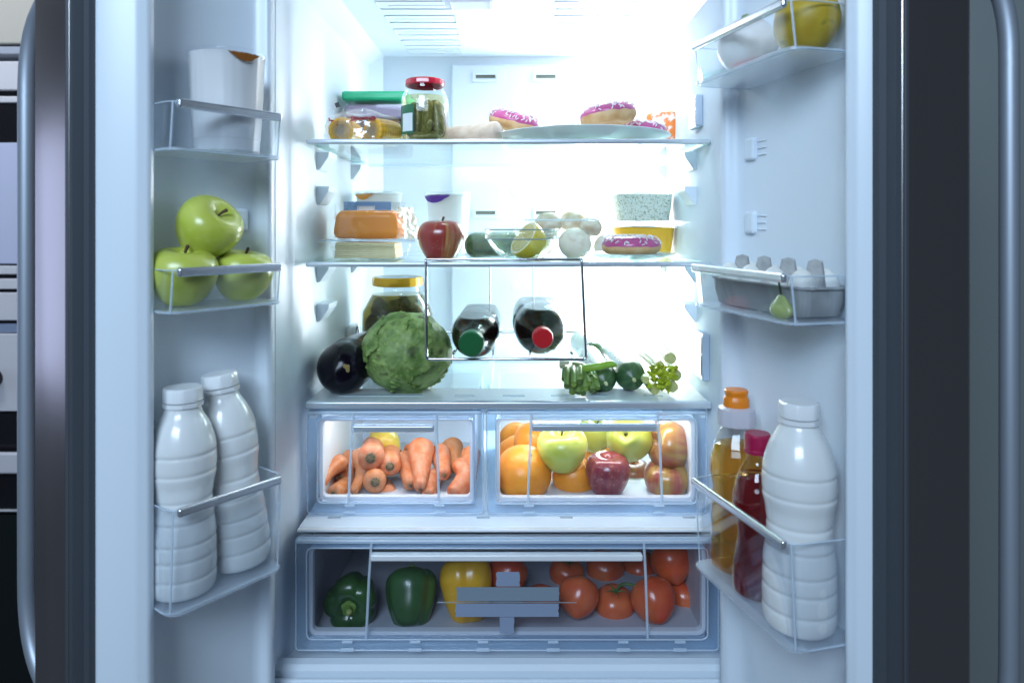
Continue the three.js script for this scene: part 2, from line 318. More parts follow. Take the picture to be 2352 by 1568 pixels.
// ---------------------------------------------------------------- door bins
function bin(side, a0, a1, h0, h1, yTop, yBot, label, o = {}) {
  const s = side, t = hingeFrame(thing('door_bin', label, 'door bin', [0, 0, 0], 'clear door bins'), side);
  const r = 0.016, th = 0.0028, H = yTop - yBot;
  const upath = (off) => { const p = []; p.push([a0 + off, h0]); for (let k = 0; k <= 6; k++) { const q = k / 6 * Math.PI / 2; p.push([a0 + r - (r - off) * Math.cos(q), h1 - r + (r - off) * Math.sin(q)]); } for (let k = 0; k <= 6; k++) { const q = k / 6 * Math.PI / 2; p.push([a1 - r + (r - off) * Math.sin(q), h1 - r + (r - off) * Math.cos(q)]); } p.push([a1 - off, h0]); return p; };
  const outer = upath(0), inner = upath(th);
  // walls lean in slightly towards the base
  const wall = extrudeY([...outer, ...inner.slice().reverse()], 0, H, s, 0.7), pa = wall.attributes.position;
  for (let i = 0; i < pa.count; i++) { const y = pa.getY(i), k = (1 - y / H); pa.setZ(i, pa.getZ(i) - k * (o.lean ?? 0.006)); }
  wall.computeVertexNormals(); wall.translate(0, yBot, 0);
  const base = extrudeY([...outer], 0, 0.003, s, 0).translate(0, yBot + 0.001, 0);
  base.attributes.position.needsUpdate = true;
  mesh('tub', wall, mat.clearBin, t); mesh('base', base, mat.binBase, t);
  const loop = (y, off, k) => outer.map(([a, h]) => v3(s * a, y, h - k));
  mesh('rim', join(wire(loop(yBot + 0.002, 0, o.lean ?? 0.006), 0.0011), wire(loop(yTop, 0, 0), 0.0009), wire([v3(s * a1, yTop, h0), v3(s * a1, yBot, h0)], 0.0030), wire([v3(s * (a1 - 0.004), yTop, h1 - 0.004), v3(s * (a1 - 0.004), yBot, h1 - 0.010)], 0.0013), wire([v3(s * (a0 + 0.004), yTop, h1 - 0.004), v3(s * (a0 + 0.004), yBot, h1 - 0.010)], 0.0009)), mat.edge, t);
  const rl = a1 - a0 - 0.012;
  mesh('rail', tr(new RoundedBoxGeometry(rl, 0.0105, 0.008, 4, 0.0035), s * (a0 + a1) / 2, yTop - 0.002, h1 + 0.001), mat.silver, t);
  return t;
}
const BLs = [0.058, 0.201, 0.047, 0.14], BRs = [0.048, 0.252, 0.056, 0.14];
const binLT = bin(-1, ...BLs, CY + 0.137, CY + 0.083, 'clear shallow door bin holding the large white tub');
const binLM = bin(-1, ...BLs, CY - 0.048, CY - 0.097, 'clear shallow door bin holding three green apples');
const binLB = bin(-1, ...BLs, CY - 0.311, CY - 0.428, 'deep clear door bin holding two white milk bottles');
const binRT = bin(1, ...BRs, CY + 0.236, CY + 0.184, 'clear door bin holding a yellow fruit and a white ball');
const binRM = bin(1, ...BRs, CY - 0.052, CY - 0.104, 'clear door bin holding the egg carton');
const binRB = bin(1, ...BRs, CY - 0.331, CY - 0.445, 'deep clear door bin holding juice bottles and one milk bottle', { lean: 0.012 });
const inDoor = (side, a, h, y) => { const e = hingeFrame(new THREE.Object3D(), side); e.updateMatrixWorld(true); return v3(side * a, y, h).applyMatrix4(e.matrixWorld); };

// ---------------------------------------------------------------- shelves
const SX0 = -0.3193, SX1 = 0.3078, ZS = 1.08;
function glassShelf(label, yTop) {
  const t = thing('glass_shelf', label, 'shelf', [0, yTop, 0], 'glass shelves');
  mesh('glass_pane', box(SX0 + 0.002, SX1 - 0.002, -0.005, -0.0008, -1.50, -ZS - 0.002), mat.glassPane, t);
  mesh('front_trim', tr(new RoundedBoxGeometry(SX1 - SX0, 0.0078, 0.010, 3, 0.003), (SX0 + SX1) / 2, -0.0032, -ZS), mat.trim, t);
  mesh('back_trim', tr(new RoundedBoxGeometry(SX1 - SX0 - 0.02, 0.006, 0.006, 2, 0.002), (SX0 + SX1) / 2, -0.003, -1.503), mat.edge, t);
  mesh('glass_edge', join(box(SX0 + 0.0005, SX0 + 0.002, -0.005, -0.0008, -1.498, -ZS - 0.006), box(SX1 - 0.002, SX1 - 0.0005, -0.005, -0.0008, -1.498, -ZS - 0.006)), mat.glassEdge, t);
  return t;
}
const Y1 = CY + 0.1338, Y2 = CY - 0.0562, Y3 = CY - 0.2690;
glassShelf('clear glass shelf carrying doughnuts, corn and the red lidded jar', Y1 + 0.0008);
glassShelf('clear glass shelf carrying the red apple, lemon bowl and cheese', Y2 + 0.0008);
// crisper cover: moulded front strip with cut-outs and a glass pane behind
{
  const t = thing('crisper_cover', 'glass crisper cover with a pale moulded front strip, under the lettuce', 'shelf', [0, Y3, 0]);
  mesh('front_strip', tr(new RoundedBoxGeometry(SX1 - SX0 - 0.004, 0.011, 0.085, 3, 0.003), (SX0 + SX1) / 2, -0.0061, -ZS - 0.04), M({ color: [0.62, 0.70, 0.74], roughness: 0.18 }), t);
  mesh('front_trim', tr(new RoundedBoxGeometry(SX1 - SX0, 0.012, 0.008, 3, 0.0035), (SX0 + SX1) / 2, -0.0065, -ZS + 0.004), mat.trim, t);
  for (const [px, w] of [[815, 0.05], [910, 0.085], [1068, 0.032], [1180, 0.035], [1330, 0.09], [1500, 0.03]]) mesh('strip_recess', tr(new RoundedBoxGeometry(w, 0.0012, 0.011, 2, 0.0005), wx(px, 1.115), -0.0004, -1.112), M({ color: [0.42, 0.52, 0.58], roughness: 0.12 }), t);
  mesh('glass_pane', box(SX0 + 0.004, SX1 - 0.004, -0.006, -0.0006, -1.56, -1.1635), mat.glassPane, t);
  mesh('light_strip', box(-0.29, 0.28, -0.0175, -0.0135, -1.150, -1.138, 0.001), M({ color: [0.9, 0.9, 0.9], roughness: 0.5, emissive: new THREE.Color().setRGB(1, 0.97, 0.93), emissiveIntensity: 1.5 }), t);
  areaLight('crisper_light', 0.56, 0.010, [-0.005, Y3 - 0.0185, -1.144], [-0.005, Y3 - 0.2, -1.175], [1.0, 0.965, 0.92], 34);
  mesh('side_rail', join(box(SX0 + 0.002, SX0 + 0.012, -0.03, -0.012, -1.5, -ZS - 0.01), box(SX1 - 0.012, SX1 - 0.002, -0.03, -0.012, -1.5, -ZS - 0.01), box(-0.047, -0.038, -0.03, -0.012, -1.5, -ZS - 0.03)), mat.liner, t);
}
// lower cover between the drawers
{
  const t = thing('drawer_cover', 'plain white cover between the upper crispers and the wide bottom drawer', 'shelf', [0, CY - 0.4505, 0]);
  mesh('cover_plate', tr(new RoundedBoxGeometry(0.634, 0.006, 0.494, 3, 0.002), -0.004, -0.003, -1.293), mat.liner, t);
  mesh('front_trim', tr(new RoundedBoxGeometry(0.634, 0.0048, 0.009, 2, 0.002), -0.004, -0.0027, -1.0415), mat.whiteGloss, t);
  for (const px of [770, 1110, 1300, 1580]) mesh('guide_rib', tr(new RoundedBoxGeometry(0.02, 0.0012, 0.006, 1, 0.0005), wx(px, 1.085), 0.0003, -1.078), mat.frameGrey, t);
}

// ---------------------------------------------------------------- drawers
function drawer(label, o) {
  const { x0, x1, y0, y1, zf, zb, ribs, hy, tabs, hBright } = o, w = x1 - x0, h = y1 - y0, xc = (x0 + x1) / 2, yc = (y0 + y1) / 2;
  const t = thing('vegetable_crisper', label, 'crisper', [0, 0, 0], 'clear crisper drawers');
  const b = o.border;
  mesh('front_panel', box(x0 + 0.004, x1 - 0.004, y0 + 0.004, y1 - 0.004, -zf - 0.0035, -zf - 0.001), mat.clear, t);
  mesh('front_frame', frame(w, h, 0.006, b, 0.008, 0.001).translate(xc, yc, -zf - 0.004), mat.band, t);
  const iw = w - 2 * b - 0.006, ih = h - 2 * b - 0.01;
  mesh('frame_edge', join(wire(rrLoop(w, h, 0.006, 0.0055).map((p) => p.add(v3(xc, yc, -zf))), 0.0013, true), wire(rrLoop(w - 2 * b, h - 2 * b, 0.010, 0.0052).map((p) => p.add(v3(xc, yc, -zf))), 0.0013, true)), mat.edge, t);
  // pale inner rim behind the panel
  mesh('inner_rim', frame(w - 2 * b - 0.002, h - 2 * b - 0.002, 0.012, 0.004, 0.010, 0.001).translate(xc, yc, -zf - 0.016), mat.frost, t);
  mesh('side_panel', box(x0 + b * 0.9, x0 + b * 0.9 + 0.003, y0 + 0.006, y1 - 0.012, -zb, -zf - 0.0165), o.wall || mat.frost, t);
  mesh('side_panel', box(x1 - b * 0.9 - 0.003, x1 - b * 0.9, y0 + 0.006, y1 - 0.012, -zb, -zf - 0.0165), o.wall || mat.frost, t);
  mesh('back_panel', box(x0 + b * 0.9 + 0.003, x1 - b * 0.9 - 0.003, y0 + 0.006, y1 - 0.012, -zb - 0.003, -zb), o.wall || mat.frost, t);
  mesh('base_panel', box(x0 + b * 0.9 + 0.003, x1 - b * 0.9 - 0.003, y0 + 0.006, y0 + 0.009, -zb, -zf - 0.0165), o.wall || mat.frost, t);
  // raised handle bay between two upright ribs
  const [r0, r1, q0, q1] = ribs;
  const rib = (xt, xb) => wire([v3(xt, y1 - 0.004, -zf + 0.010), v3((xt * 2 + xb) / 3, mix(y1, y0, 0.33), -zf + 0.0125), v3(xb, y0 + b * 0.9, -zf + 0.004)], 0.0021, false, 8);
  mesh('rib', rib(r0, q0), mat.edge, t); mesh('rib', rib(r1, q1), mat.edge, t);
  const bay = new THREE.Shape([new THREE.Vector2(r0, y1 - 0.006), new THREE.Vector2(r1, y1 - 0.006), new THREE.Vector2(q1, y0 + b), new THREE.Vector2(q0, y0 + b)]);
  mesh('handle_bay', new THREE.ExtrudeGeometry(bay, { depth: 0.002, bevelEnabled: false }).translate(0, 0, -zf + 0.0068), mat.clear, t);
  mesh('handle', tr(new RoundedBoxGeometry(r1 - r0 - 0.003, hy[0] - hy[1], 0.012, 3, 0.003), (r0 + r1) / 2 + (q0 - r0) * 0.15, (hy[0] + hy[1]) / 2, -zf + 0.015), hBright ? mat.whiteGloss : mat.trim, t);
  mesh('top_lip', tr(new RoundedBoxGeometry(w - 0.004, 0.0055, 0.012, 3, 0.002), xc, y1 - 0.004, -zf + 0.006), mat.edge, t);
  for (const x of tabs) mesh('foot_tab', join(box(x - 0.010, x + 0.010, y0 - 0.001, y0 + 0.004, -zf + 0.0055, -zf + 0.0085, 0.001), box(x - 0.008, x + 0.008, y0 + b * 0.72, y0 + b * 0.95, -zf + 0.0055, -zf + 0.0085, 0.001)), mat.edge, t);
  return t;
}
const ZD = 1.095, DB = CY - 0.4483;
const X = (px) => wx(px, ZD);
drawer('narrow clear crisper drawer full of carrots', { x0: X(708), x1: X(1110), y0: DB, y1: CY - 0.286, zf: ZD, zb: 1.42, border: 0.0155, ribs: [X(815), X(1004), X(801), X(1009)], hy: [wy(975, 1.08), wy(991, 1.08)], tabs: [X(805), X(1010)] });
drawer('clear crisper drawer full of oranges and apples', { x0: X(1118), x1: X(1620), y0: DB, y1: CY - 0.286, zf: ZD, zb: 1.42, border: 0.0145, ribs: [X(1220), X(1508), X(1212), X(1520)], hy: [wy(973, 1.08), wy(989, 1.08)], tabs: [X(1215), X(1512)] });
const ZW = 1.03, XW = (px) => wx(px, ZW), YW0 = CY - 0.623;
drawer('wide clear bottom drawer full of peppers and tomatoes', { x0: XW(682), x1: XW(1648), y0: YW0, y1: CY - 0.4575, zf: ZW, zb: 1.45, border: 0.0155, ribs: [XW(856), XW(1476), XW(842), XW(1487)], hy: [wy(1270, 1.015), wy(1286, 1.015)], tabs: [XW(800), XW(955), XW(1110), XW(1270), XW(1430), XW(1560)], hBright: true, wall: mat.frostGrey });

// ---------------------------------------------------------------- grey tape on the bottom drawer
{
  const tape = M({ color: [0.22, 0.28, 0.34], roughness: 0.6 }), tape2 = M({ color: [0.26, 0.32, 0.45], roughness: 0.6 }), z = 1.018;
  const strip = (x0, x1, y0, y1, m, label, jag) => {
    const sh = new THREE.Shape(), n = 7, pts = [];
    for (let k = 0; k <= n; k++) pts.push([x0 + rr(-1, 1) * jag, mix(y0, y1, k / n)]);
    for (let k = 0; k <= n; k++) pts.push([x1 + rr(-1, 1) * jag, mix(y1, y0, k / n)]);
    const P = pts.map(([x, y]) => new THREE.Vector2(wx(x, z), wy(y, z)));
    single('tape_strip', new THREE.ExtrudeGeometry(new THREE.Shape(P), { depth: 0.0006, bevelEnabled: false }).translate(0, 0, -ZW + 0.0094), m, label, 'tape', 'grey tape on drawer');
  };
  strip(1140, 1193, 1315, 1348, tape2, 'small grey tape patch above the two long strips on the bottom drawer', 1.5);
  strip(1048, 1285, 1350, 1382, tape, 'upper long grey tape strip on the bottom drawer front', 1.5);
  strip(1046, 1283, 1388, 1418, tape2, 'lower long grey tape strip on the bottom drawer front', 1.5);
  strip(1148, 1181, 1419, 1456, tape2, 'narrow upright grey tape below the two long strips', 1);
  single('seam_line', box(wx(1003, z), wx(1325, z), wy(1386, z), wy(1384.6, z), -ZW + 0.0095, -ZW + 0.0101), mat.trim, 'thin pale line between the two long grey tape strips', 'line');
}

// ---------------------------------------------------------------- fruit and vegetables: builders
const APP = [[0, -0.66], [0.10, -0.72], [0.22, -0.82], [0.40, -0.87], [0.62, -0.74], [0.83, -0.42], [0.965, -0.05], [1.0, 0.22], [0.945, 0.5], [0.79, 0.72], [0.56, 0.82], [0.36, 0.80], [0.18, 0.68], [0.07, 0.53], [0, 0.48]];
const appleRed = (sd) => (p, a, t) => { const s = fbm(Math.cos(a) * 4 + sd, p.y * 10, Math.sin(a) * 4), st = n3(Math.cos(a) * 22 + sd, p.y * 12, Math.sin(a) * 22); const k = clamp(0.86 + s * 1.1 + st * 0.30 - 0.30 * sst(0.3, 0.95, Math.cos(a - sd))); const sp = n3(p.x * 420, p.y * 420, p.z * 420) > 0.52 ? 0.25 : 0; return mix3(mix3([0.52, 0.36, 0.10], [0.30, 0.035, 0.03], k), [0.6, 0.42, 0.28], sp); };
const appleDark = (sd) => (p, a) => { const s = fbm(Math.cos(a) * 5 + sd, p.y * 12, Math.sin(a) * 5); const sp = n3(p.x * 380 + sd, p.y * 380, p.z * 380) > 0.46 ? 0.4 : 0; return mix3(mix3([0.34, 0.07, 0.06], [0.19, 0.018, 0.04], clamp(0.6 + s)), [0.6, 0.34, 0.26], sp); };
const appleBlush = (sd) => (p, a) => { const s = fbm(Math.cos(a) * 2.2 + sd, p.y * 14, Math.sin(a) * 2.2), st = n3(Math.cos(a) * 16 + sd, p.y * 10, Math.sin(a) * 16); return mix3([0.50, 0.36, 0.07], [0.33, 0.05, 0.055], clamp(0.60 + s * 1.1 + st * 0.16)); };
const appleGreen = (sd) => (p, a, t) => { const s = fbm(p.x * 26 + sd, p.y * 26, p.z * 26), sp = n3(p.x * 500, p.y * 500, p.z * 500) > 0.55 ? 0.3 : 0; return mix3(mix3([0.45, 0.53, 0.06], [0.57, 0.61, 0.13], clamp(0.5 + s * 1.6)), [0.6, 0.62, 0.3], sp); };
const waxy = VC(0.3, { clearcoat: 0.35, clearcoatRoughness: 0.22 }), waxyRed = VC(0.28, { clearcoat: 0.5, clearcoatRoughness: 0.15 }), matte = VC(0.62), satin = VC(0.45);
const stemMat = M({ color: [0.09, 0.055, 0.03], roughness: 0.8 });
function apple(label, c, r, up, col, group, o = {}) {
  const t = thing(o.name || 'apple', label, 'apple', c, group); aim(t, up);
  if (o.turn) t.rotateY(o.turn);
  const sq = o.sq || 1, sd = o.sd || 0;
  mesh('flesh', revolve(APP.map(([x, y]) => [x * r, y * r * sq]), { n: 84, ring: 116, def: (p, a, tt) => { const k = 1 + 0.028 * Math.cos(5 * a + sd) * (1 - tt) + 0.03 * n3(Math.cos(a) * 1.2 + sd, p.y / r, Math.sin(a) * 1.2); return v3(p.x * k, p.y * (1 + 0.03 * Math.cos(a + sd)), p.z * k); }, col }), o.mat || waxyRed, t);
  if (!o.noStem) mesh('stem', sweep([v3(0, r * 0.45 * sq, 0), v3(r * 0.03, r * 0.75 * sq, 0), v3(r * 0.12, r * 1.02 * sq, 0.02 * r)], (q) => r * (0.035 + 0.03 * q * q) * ends(q, 0.05, 0.06), { seg: 12, ring: 8 }), stemMat, t);
  mesh('calyx', sweep([v3(0, -r * 0.60 * sq, 0), v3(0, -r * 0.80 * sq, 0)], (q, a) => r * 0.10 * (0.6 + 0.4 * Math.cos(5 * a)) * ends(q, 0.1, 0.5), { seg: 8, ring: 20 }), stemMat, t);
  return t;
}
const poreTex = tex(256, 256, (u, v) => 0.5 + 0.5 * n3(u * 40, v * 40, 2));
function orange(label, c, r, up, group, sd = 0) {
  const t = thing('orange', label, 'orange', c, group); aim(t, up);
  const col = (p) => { const s = fbm(p.x * 30 + sd, p.y * 30, p.z * 30), d = n3(p.x * 300, p.y * 300 + sd, p.z * 300); const sc = fbm(p.x * 90 + sd, p.y * 260, p.z * 90) > 0.34 ? 0.5 : 0; return mix3(mix3([0.80, 0.25, 0.008], [0.87, 0.33, 0.02], clamp(0.5 + s * 1.5)), [0.34, 0.14, 0.02], clamp(Math.max(sc * 0.5, d > 0.35 ? 0.12 : 0))); };
  const prof = Array.from({ length: 49 }, (_, i) => { const q = i / 48 * Math.PI; return [Math.sin(q) * r, -Math.cos(q) * r * 0.96]; });
  prof[0][0] = prof[48][0] = 0;
  mesh('peel', revolve(prof, { smooth: false, ring: 96, def: (p, a, tt) => { const k = 1 + 0.006 * n3(p.x * 330 + sd, p.y * 330, p.z * 330) + 0.02 * n3(p.x * 20 + sd, p.y * 20, p.z * 20) - 0.07 * Math.exp(-(((1 - tt) / 0.05) ** 2)); return p.multiplyScalar(k); }, col }), VC(0.42, { clearcoat: 0.25, clearcoatRoughness: 0.3 }), t);
  mesh('navel', sweep([v3(0, r * 0.84, 0), v3(0, r * 0.925, 0)], (q, a) => r * 0.085 * (0.75 + 0.25 * Math.cos(5 * a)) * ends(q, 0.1, 0.5), { seg: 8, ring: 20 }), M({ color: [0.10, 0.075, 0.03], roughness: 0.9 }), t);
  return t;
}
function lemon(label, c, r, dir) {
  const t = thing('lemon', label, 'lemon', c); aim(t, dir);
  mesh('peel', revolve([[0, -1.38], [0.10, -1.34], [0.18, -1.22], [0.45, -1.02], [0.80, -0.62], [0.98, -0.1], [0.97, 0.2], [0.78, 0.66], [0.42, 1.03], [0.2, 1.15], [0.12, 1.22], [0, 1.24]].map(([x, y]) => [x * r, y * r]), { n: 44, ring: 56, def: (p) => p.multiplyScalar(1 + 0.012 * n3(p.x * 240, p.y * 240, p.z * 240)), col: (p) => mix3([0.74, 0.55, 0.06], [0.83, 0.66, 0.13], clamp(0.5 + fbm(p.x * 40, p.y * 40, p.z * 40) * 1.6)) }), waxy, t);
  mesh('stem_scar', sweep([v3(0, -r * 1.30, 0), v3(0, -r * 1.42, 0)], (q) => r * 0.15 * ends(q, 0.1, 0.5), { seg: 6, ring: 12 }), M({ color: [0.22, 0.10, 0.03], roughness: 0.9 }), t);
  return t;
}
function carrot(label, near, far, rn, rf, o = {}) {    // near = end towards the camera
  const mid = near.clone().lerp(far, 0.5).add(o.bend || v3(0, 0, 0)), c = near, sd = o.sd || 0;
  const t = thing('carrot', label, 'carrot', c, o.group || 'carrots in the narrow crisper');
  const pts = [near, mid, far].map((p) => p.clone().sub(c));
  const R = (q, a) => { const base = o.crown ? mix(rn, rf, q ** 1.2) : mix(rn, rf, sst(0, 1, q)); return base * ends(q, o.crown ? 0.10 : 0.09, 0.14) * (1 + 0.02 * n3(q * 60 + sd, Math.cos(a), Math.sin(a)) + 0.05 * n3(q * 6 + sd, Math.cos(a) * 1.1, Math.sin(a) * 1.1)); };
  const col = (q, a) => { const f = fbm(q * 6 + sd, Math.cos(a) * 2.2, Math.sin(a) * 2.2 + sd), ring = n3(q * 75 + sd, Math.cos(a) * 1.4, Math.sin(a) * 1.4); let k = mix3([0.60 + 0.06 * Math.sin(sd), 0.17 + 0.03 * Math.sin(sd * 2.3), 0.045], [0.64, 0.31, 0.18], clamp(0.40 + f * 1.5)); k = mix3(k, [0.50, 0.14, 0.04], clamp(sst(0.25, 0.6, ring) * 0.55)); const w = (o.crown ? 0.016 : 0.012); if (q < w) k = mix3([0.10, 0.085, 0.04], k, sst(w * 0.5, w, q + 0.01 * n3(a * 3, sd, 1))); return k; };
  mesh('root', sweep(pts, R, { seg: 52, ring: 26, col }), satin, t);
  const dir = mid.clone().sub(near).normalize(), kn = mesh('crown_scar', sweep([dir.clone().multiplyScalar(rn * 0.10), dir.clone().multiplyScalar(-rn * 0.06)], (q, a) => rn * (o.crown ? 0.38 : 0.26) * (1 + 0.04 * Math.cos(7 * a + sd)) * ends(q, 0.1, 0.6), { seg: 8, ring: 18, col: (q, a, p) => mix3([0.07, 0.05, 0.025], [0.26, 0.19, 0.09], clamp(0.35 + 1.6 * n3(p.x * 300, p.y * 300 + sd, p.z * 300))) }), matte, t);
  return t;
}
const fleshTom = (sd) => (p) => { const s = fbm(p.x * 22 + sd, p.y * 22, p.z * 22); return mix3([0.56, 0.07, 0.025], [0.66, 0.16, 0.05], clamp(0.5 + s * 1.5)); };
const glossy = VC(0.3, { clearcoat: 0.45, clearcoatRoughness: 0.2 });
const greenStem = M({ color: [0.07, 0.14, 0.035], roughness: 0.6 });
function tomato(label, c, r, up, o = {}) {
  const t = thing('tomato', label, 'tomato', c, o.group || 'tomatoes in the bottom drawer'); aim(t, up); const sd = o.sd || 0;
  mesh('flesh', revolve([[0, -1.0], [0.16, -0.96], [0.42, -0.82], [0.75, -0.55], [0.96, -0.12], [1.0, 0.18], [0.92, 0.5], [0.70, 0.76], [0.42, 0.86], [0.2, 0.82], [0, 0.76]].map(([x, y]) => [x * r, y * r]), { n: 40, ring: 56, def: (p, a, q) => { const k = 1 + 0.03 * Math.cos(5 * a + sd) * q + 0.035 * n3(Math.cos(a) * 1.3 + sd, p.y / r, Math.sin(a) * 1.3); return v3(p.x * k, p.y, p.z * k); }, col: fleshTom(sd) }), glossy, t);
  if (o.stem) {
    const st = mesh('stalk', sweep([v3(0, r * 0.78, 0), v3(0.1 * r, r * 1.1, 0.05 * r), ...(o.stem === true ? [] : o.stem)].slice(0, 5), (q) => r * 0.075 * ends(q, 0.05, 0.1), { seg: 20, ring: 8 }), greenStem, t);
    for (let k = 0; k < 5; k++) { const a = k / 5 * 6.283 + sd; mesh('sepal', sweep([v3(0, r * 0.80, 0), v3(Math.cos(a) * r * 0.3, r * 0.92, Math.sin(a) * r * 0.3), v3(Math.cos(a) * r * 0.62, r * 0.88, Math.sin(a) * r * 0.62)], (q) => r * 0.06 * (1 - q * 0.9), { seg: 8, ring: 6 }), greenStem, st); }
  }
  return t;
}
function pepper(label, c, r, up, cols, o = {}) {
  const t = thing('bell_pepper', label, 'bell pepper', c); aim(t, up); if (o.turn) t.rotateY(o.turn);
  const L = o.lobes || 4, len = o.len || 1.15;
  mesh('flesh', revolve([[0, -0.86], [0.14, -0.93], [0.36, -1.0], [0.60, -0.90], [0.80, -0.52], [0.93, 0.0], [1.0, 0.42], [0.93, 0.74], [0.72, 0.93], [0.45, 0.93], [0.26, 0.80], [0.12, 0.70], [0, 0.68]].map(([x, y]) => [x * r, y * r * len]), {
    n: 52, ring: 80, def: (p, a, q) => { const w = Math.abs(Math.sin(L / 2 * a + (o.ph || 0))), fold = 1 - 0.17 * Math.exp(-((w / 0.42) ** 2)) * (0.55 + 0.45 * Math.abs(2 * q - 1)), k = fold + 0.04 * n3(Math.cos(a) * 1.5 + (o.ph || 0), p.y / r, Math.sin(a) * 1.5); return v3(p.x * k, p.y * (0.97 + 0.03 * w), p.z * k); },
    col: (p) => mix3(cols[0], cols[1], clamp(0.5 + fbm(p.x * 20, p.y * 20, p.z * 20) * 1.8)) }), VC(0.3, { clearcoat: 0.4, clearcoatRoughness: 0.22 }), t);
  const sm = VC(0.6), sc = (q, a) => mix3([0.09, 0.19, 0.03], [0.17, 0.27, 0.05], clamp(0.5 + n3(q * 5, a * 2, 3)));
  const st = mesh('calyx', sweep([v3(0, r * 0.70 * len, 0), v3(0, r * 0.80 * len, 0), v3(0, r * 0.87 * len, 0)], (q, a) => r * (0.40 - 0.2 * q) * (1 + 0.16 * Math.cos(5 * a)) * ends(q, 0.02, 0.4), { seg: 14, ring: 30, col: sc }), sm, t);
  mesh('stalk', sweep([v3(0, r * 0.80 * len, 0), v3(0.03 * r, r * 1.0 * len, 0), v3(0.1 * r, r * 1.16 * len, 0)], (q) => r * (0.16 - 0.04 * q) * ends(q, 0.02, 0.05), { seg: 14, ring: 14, col: (q, a) => (q > 0.95 ? [0.5, 0.45, 0.2] : sc(q, a)) }), sm, st);
  return t;
}

// ---------------------------------------------------------------- narrow crisper: carrots and a lemon
{
  const K = (cx, cy) => [(760 + cx / 4.9) / 1.0884, (1030 + cy / 4.9) / 1.0884];
  const kv = (cx, cy, z) => { const [x, y] = K(cx, cy); return V(x, y, z); };
  const cs = [
    // near (crop x, y, z), far, radius near, far, crown, bend
    [205, 885, 1.130, 480, 600, 1.20, 0.0095, 0.0175, 0, [-0.004, 0.004, 0]],
    [355, 1000, 1.128, 560, 880, 1.19, 0.0145, 0.017, 0, 0],
    [300, 930, 1.175, 420, 880, 1.28, 0.015, 0.017, 0, 0],
    [590, 1000, 1.135, 670, 470, 1.20, 0.0085, 0.0185, 0, [0.012, 0, 0]],
    [560, 860, 1.185, 560, 500, 1.25, 0.008, 0.016, 0, 0],
    [815, 565, 1.150, 850, 400, 1.30, 0.0250, 0.021, 1, 0],
    [870, 860, 1.135, 830, 700, 1.28, 0.0220, 0.016, 1, 0],
    [1050, 670, 1.160, 1060, 440, 1.30, 0.0205, 0.019, 1, 0],
    [700, 980, 1.180, 760, 900, 1.30, 0.016, 0.016, 0, 0],
    [1005, 1040, 1.150, 1010, 860, 1.28, 0.0205, 0.020, 0, 0],
    [1300, 905, 1.140, 1230, 540, 1.24, 0.0125, 0.019, 0, 0],
    [1425, 955, 1.130, 1430, 380, 1.22, 0.0120, 0.0265, 0, 0],
    [1230, 1000, 1.185, 1240, 920, 1.30, 0.018, 0.018, 0, 0],
    [1515, 1030, 1.130, 1600, 760, 1.19, 0.0115, 0.0175, 0, 0],
    [1720, 780, 1.150, 1660, 470, 1.24, 0.0125, 0.0205, 0, 0],
    [1860, 700, 1.200, 1800, 400, 1.28, 0.013, 0.0235, 0, 0],
    [1835, 1045, 1.125, 1890, 600, 1.185, 0.0195, 0.0165, 0, [0.016, 0.004, 0]],
    [2030, 850, 1.145, 2045, 470, 1.22, 0.0125, 0.019, 0, 0],
    [1690, 1000, 1.215, 1700, 900, 1.33, 0.018, 0.018, 0, 0],
    [1250, 470, 1.26, 1500, 450, 1.30, 0.012, 0.015, 0, 0],
    [880, 1010, 1.165, 870, 980, 1.30, 0.015, 0.016, 0, 0],
    [1400, 1010, 1.165, 1380, 960, 1.30, 0.014, 0.016, 0, 0],
    [1960, 1000, 1.165, 1990, 900, 1.28, 0.013, 0.017, 0, 0],
    [440, 790, 1.185, 470, 720, 1.30, 0.011, 0.016, 0, 0],
    [1990, 1010, 1.23, 2030, 900, 1.33, 0.016, 0.016, 0, 0],
  ];
  const names = ['thin tapering carrot slanting along the crisper side wall', 'short carrot with a round brown tip on the crisper floor', '', 'slender bent carrot beside the drawer rib', '', 'thickest carrot with a dark round crown end, just under the lemon', 'carrot with a pale brown crown end below the thickest one', 'carrot with a sooty crown end beside the lemon tip', '', 'blunt carrot low in the heap under two crown ends', 'straight carrot with a round scarred tip next to the pale pink one', 'long pale pink carrot with a broad upper end', '', 'small slim carrot leaning behind the drawer rib on the floor', 'smooth carrot with a rounded orange tip right behind the drawer rib', 'broad-topped carrot behind the rounded orange tip', 'curved carrot with a dark stalk eye touching the drawer front', 'carrot with a dark tip cut off by the drawer frame', '', '', ''];
  cs.forEach((q, i) => carrot(names[i] || 'shaded carrot at the bottom or back of the carrot heap', kv(q[0], q[1], q[2]), kv(q[3], q[4], q[5]), q[6] * 0.90, q[7] * 0.90, { crown: q[8], bend: q[9] ? v3(...q[9]) : 0, sd: i * 3.7 }));
  lemon('whole yellow lemon lying on top of the carrots', kv(985, 360, 1.27), 0.026, v3(-0.85, 0.42, -0.3));
}
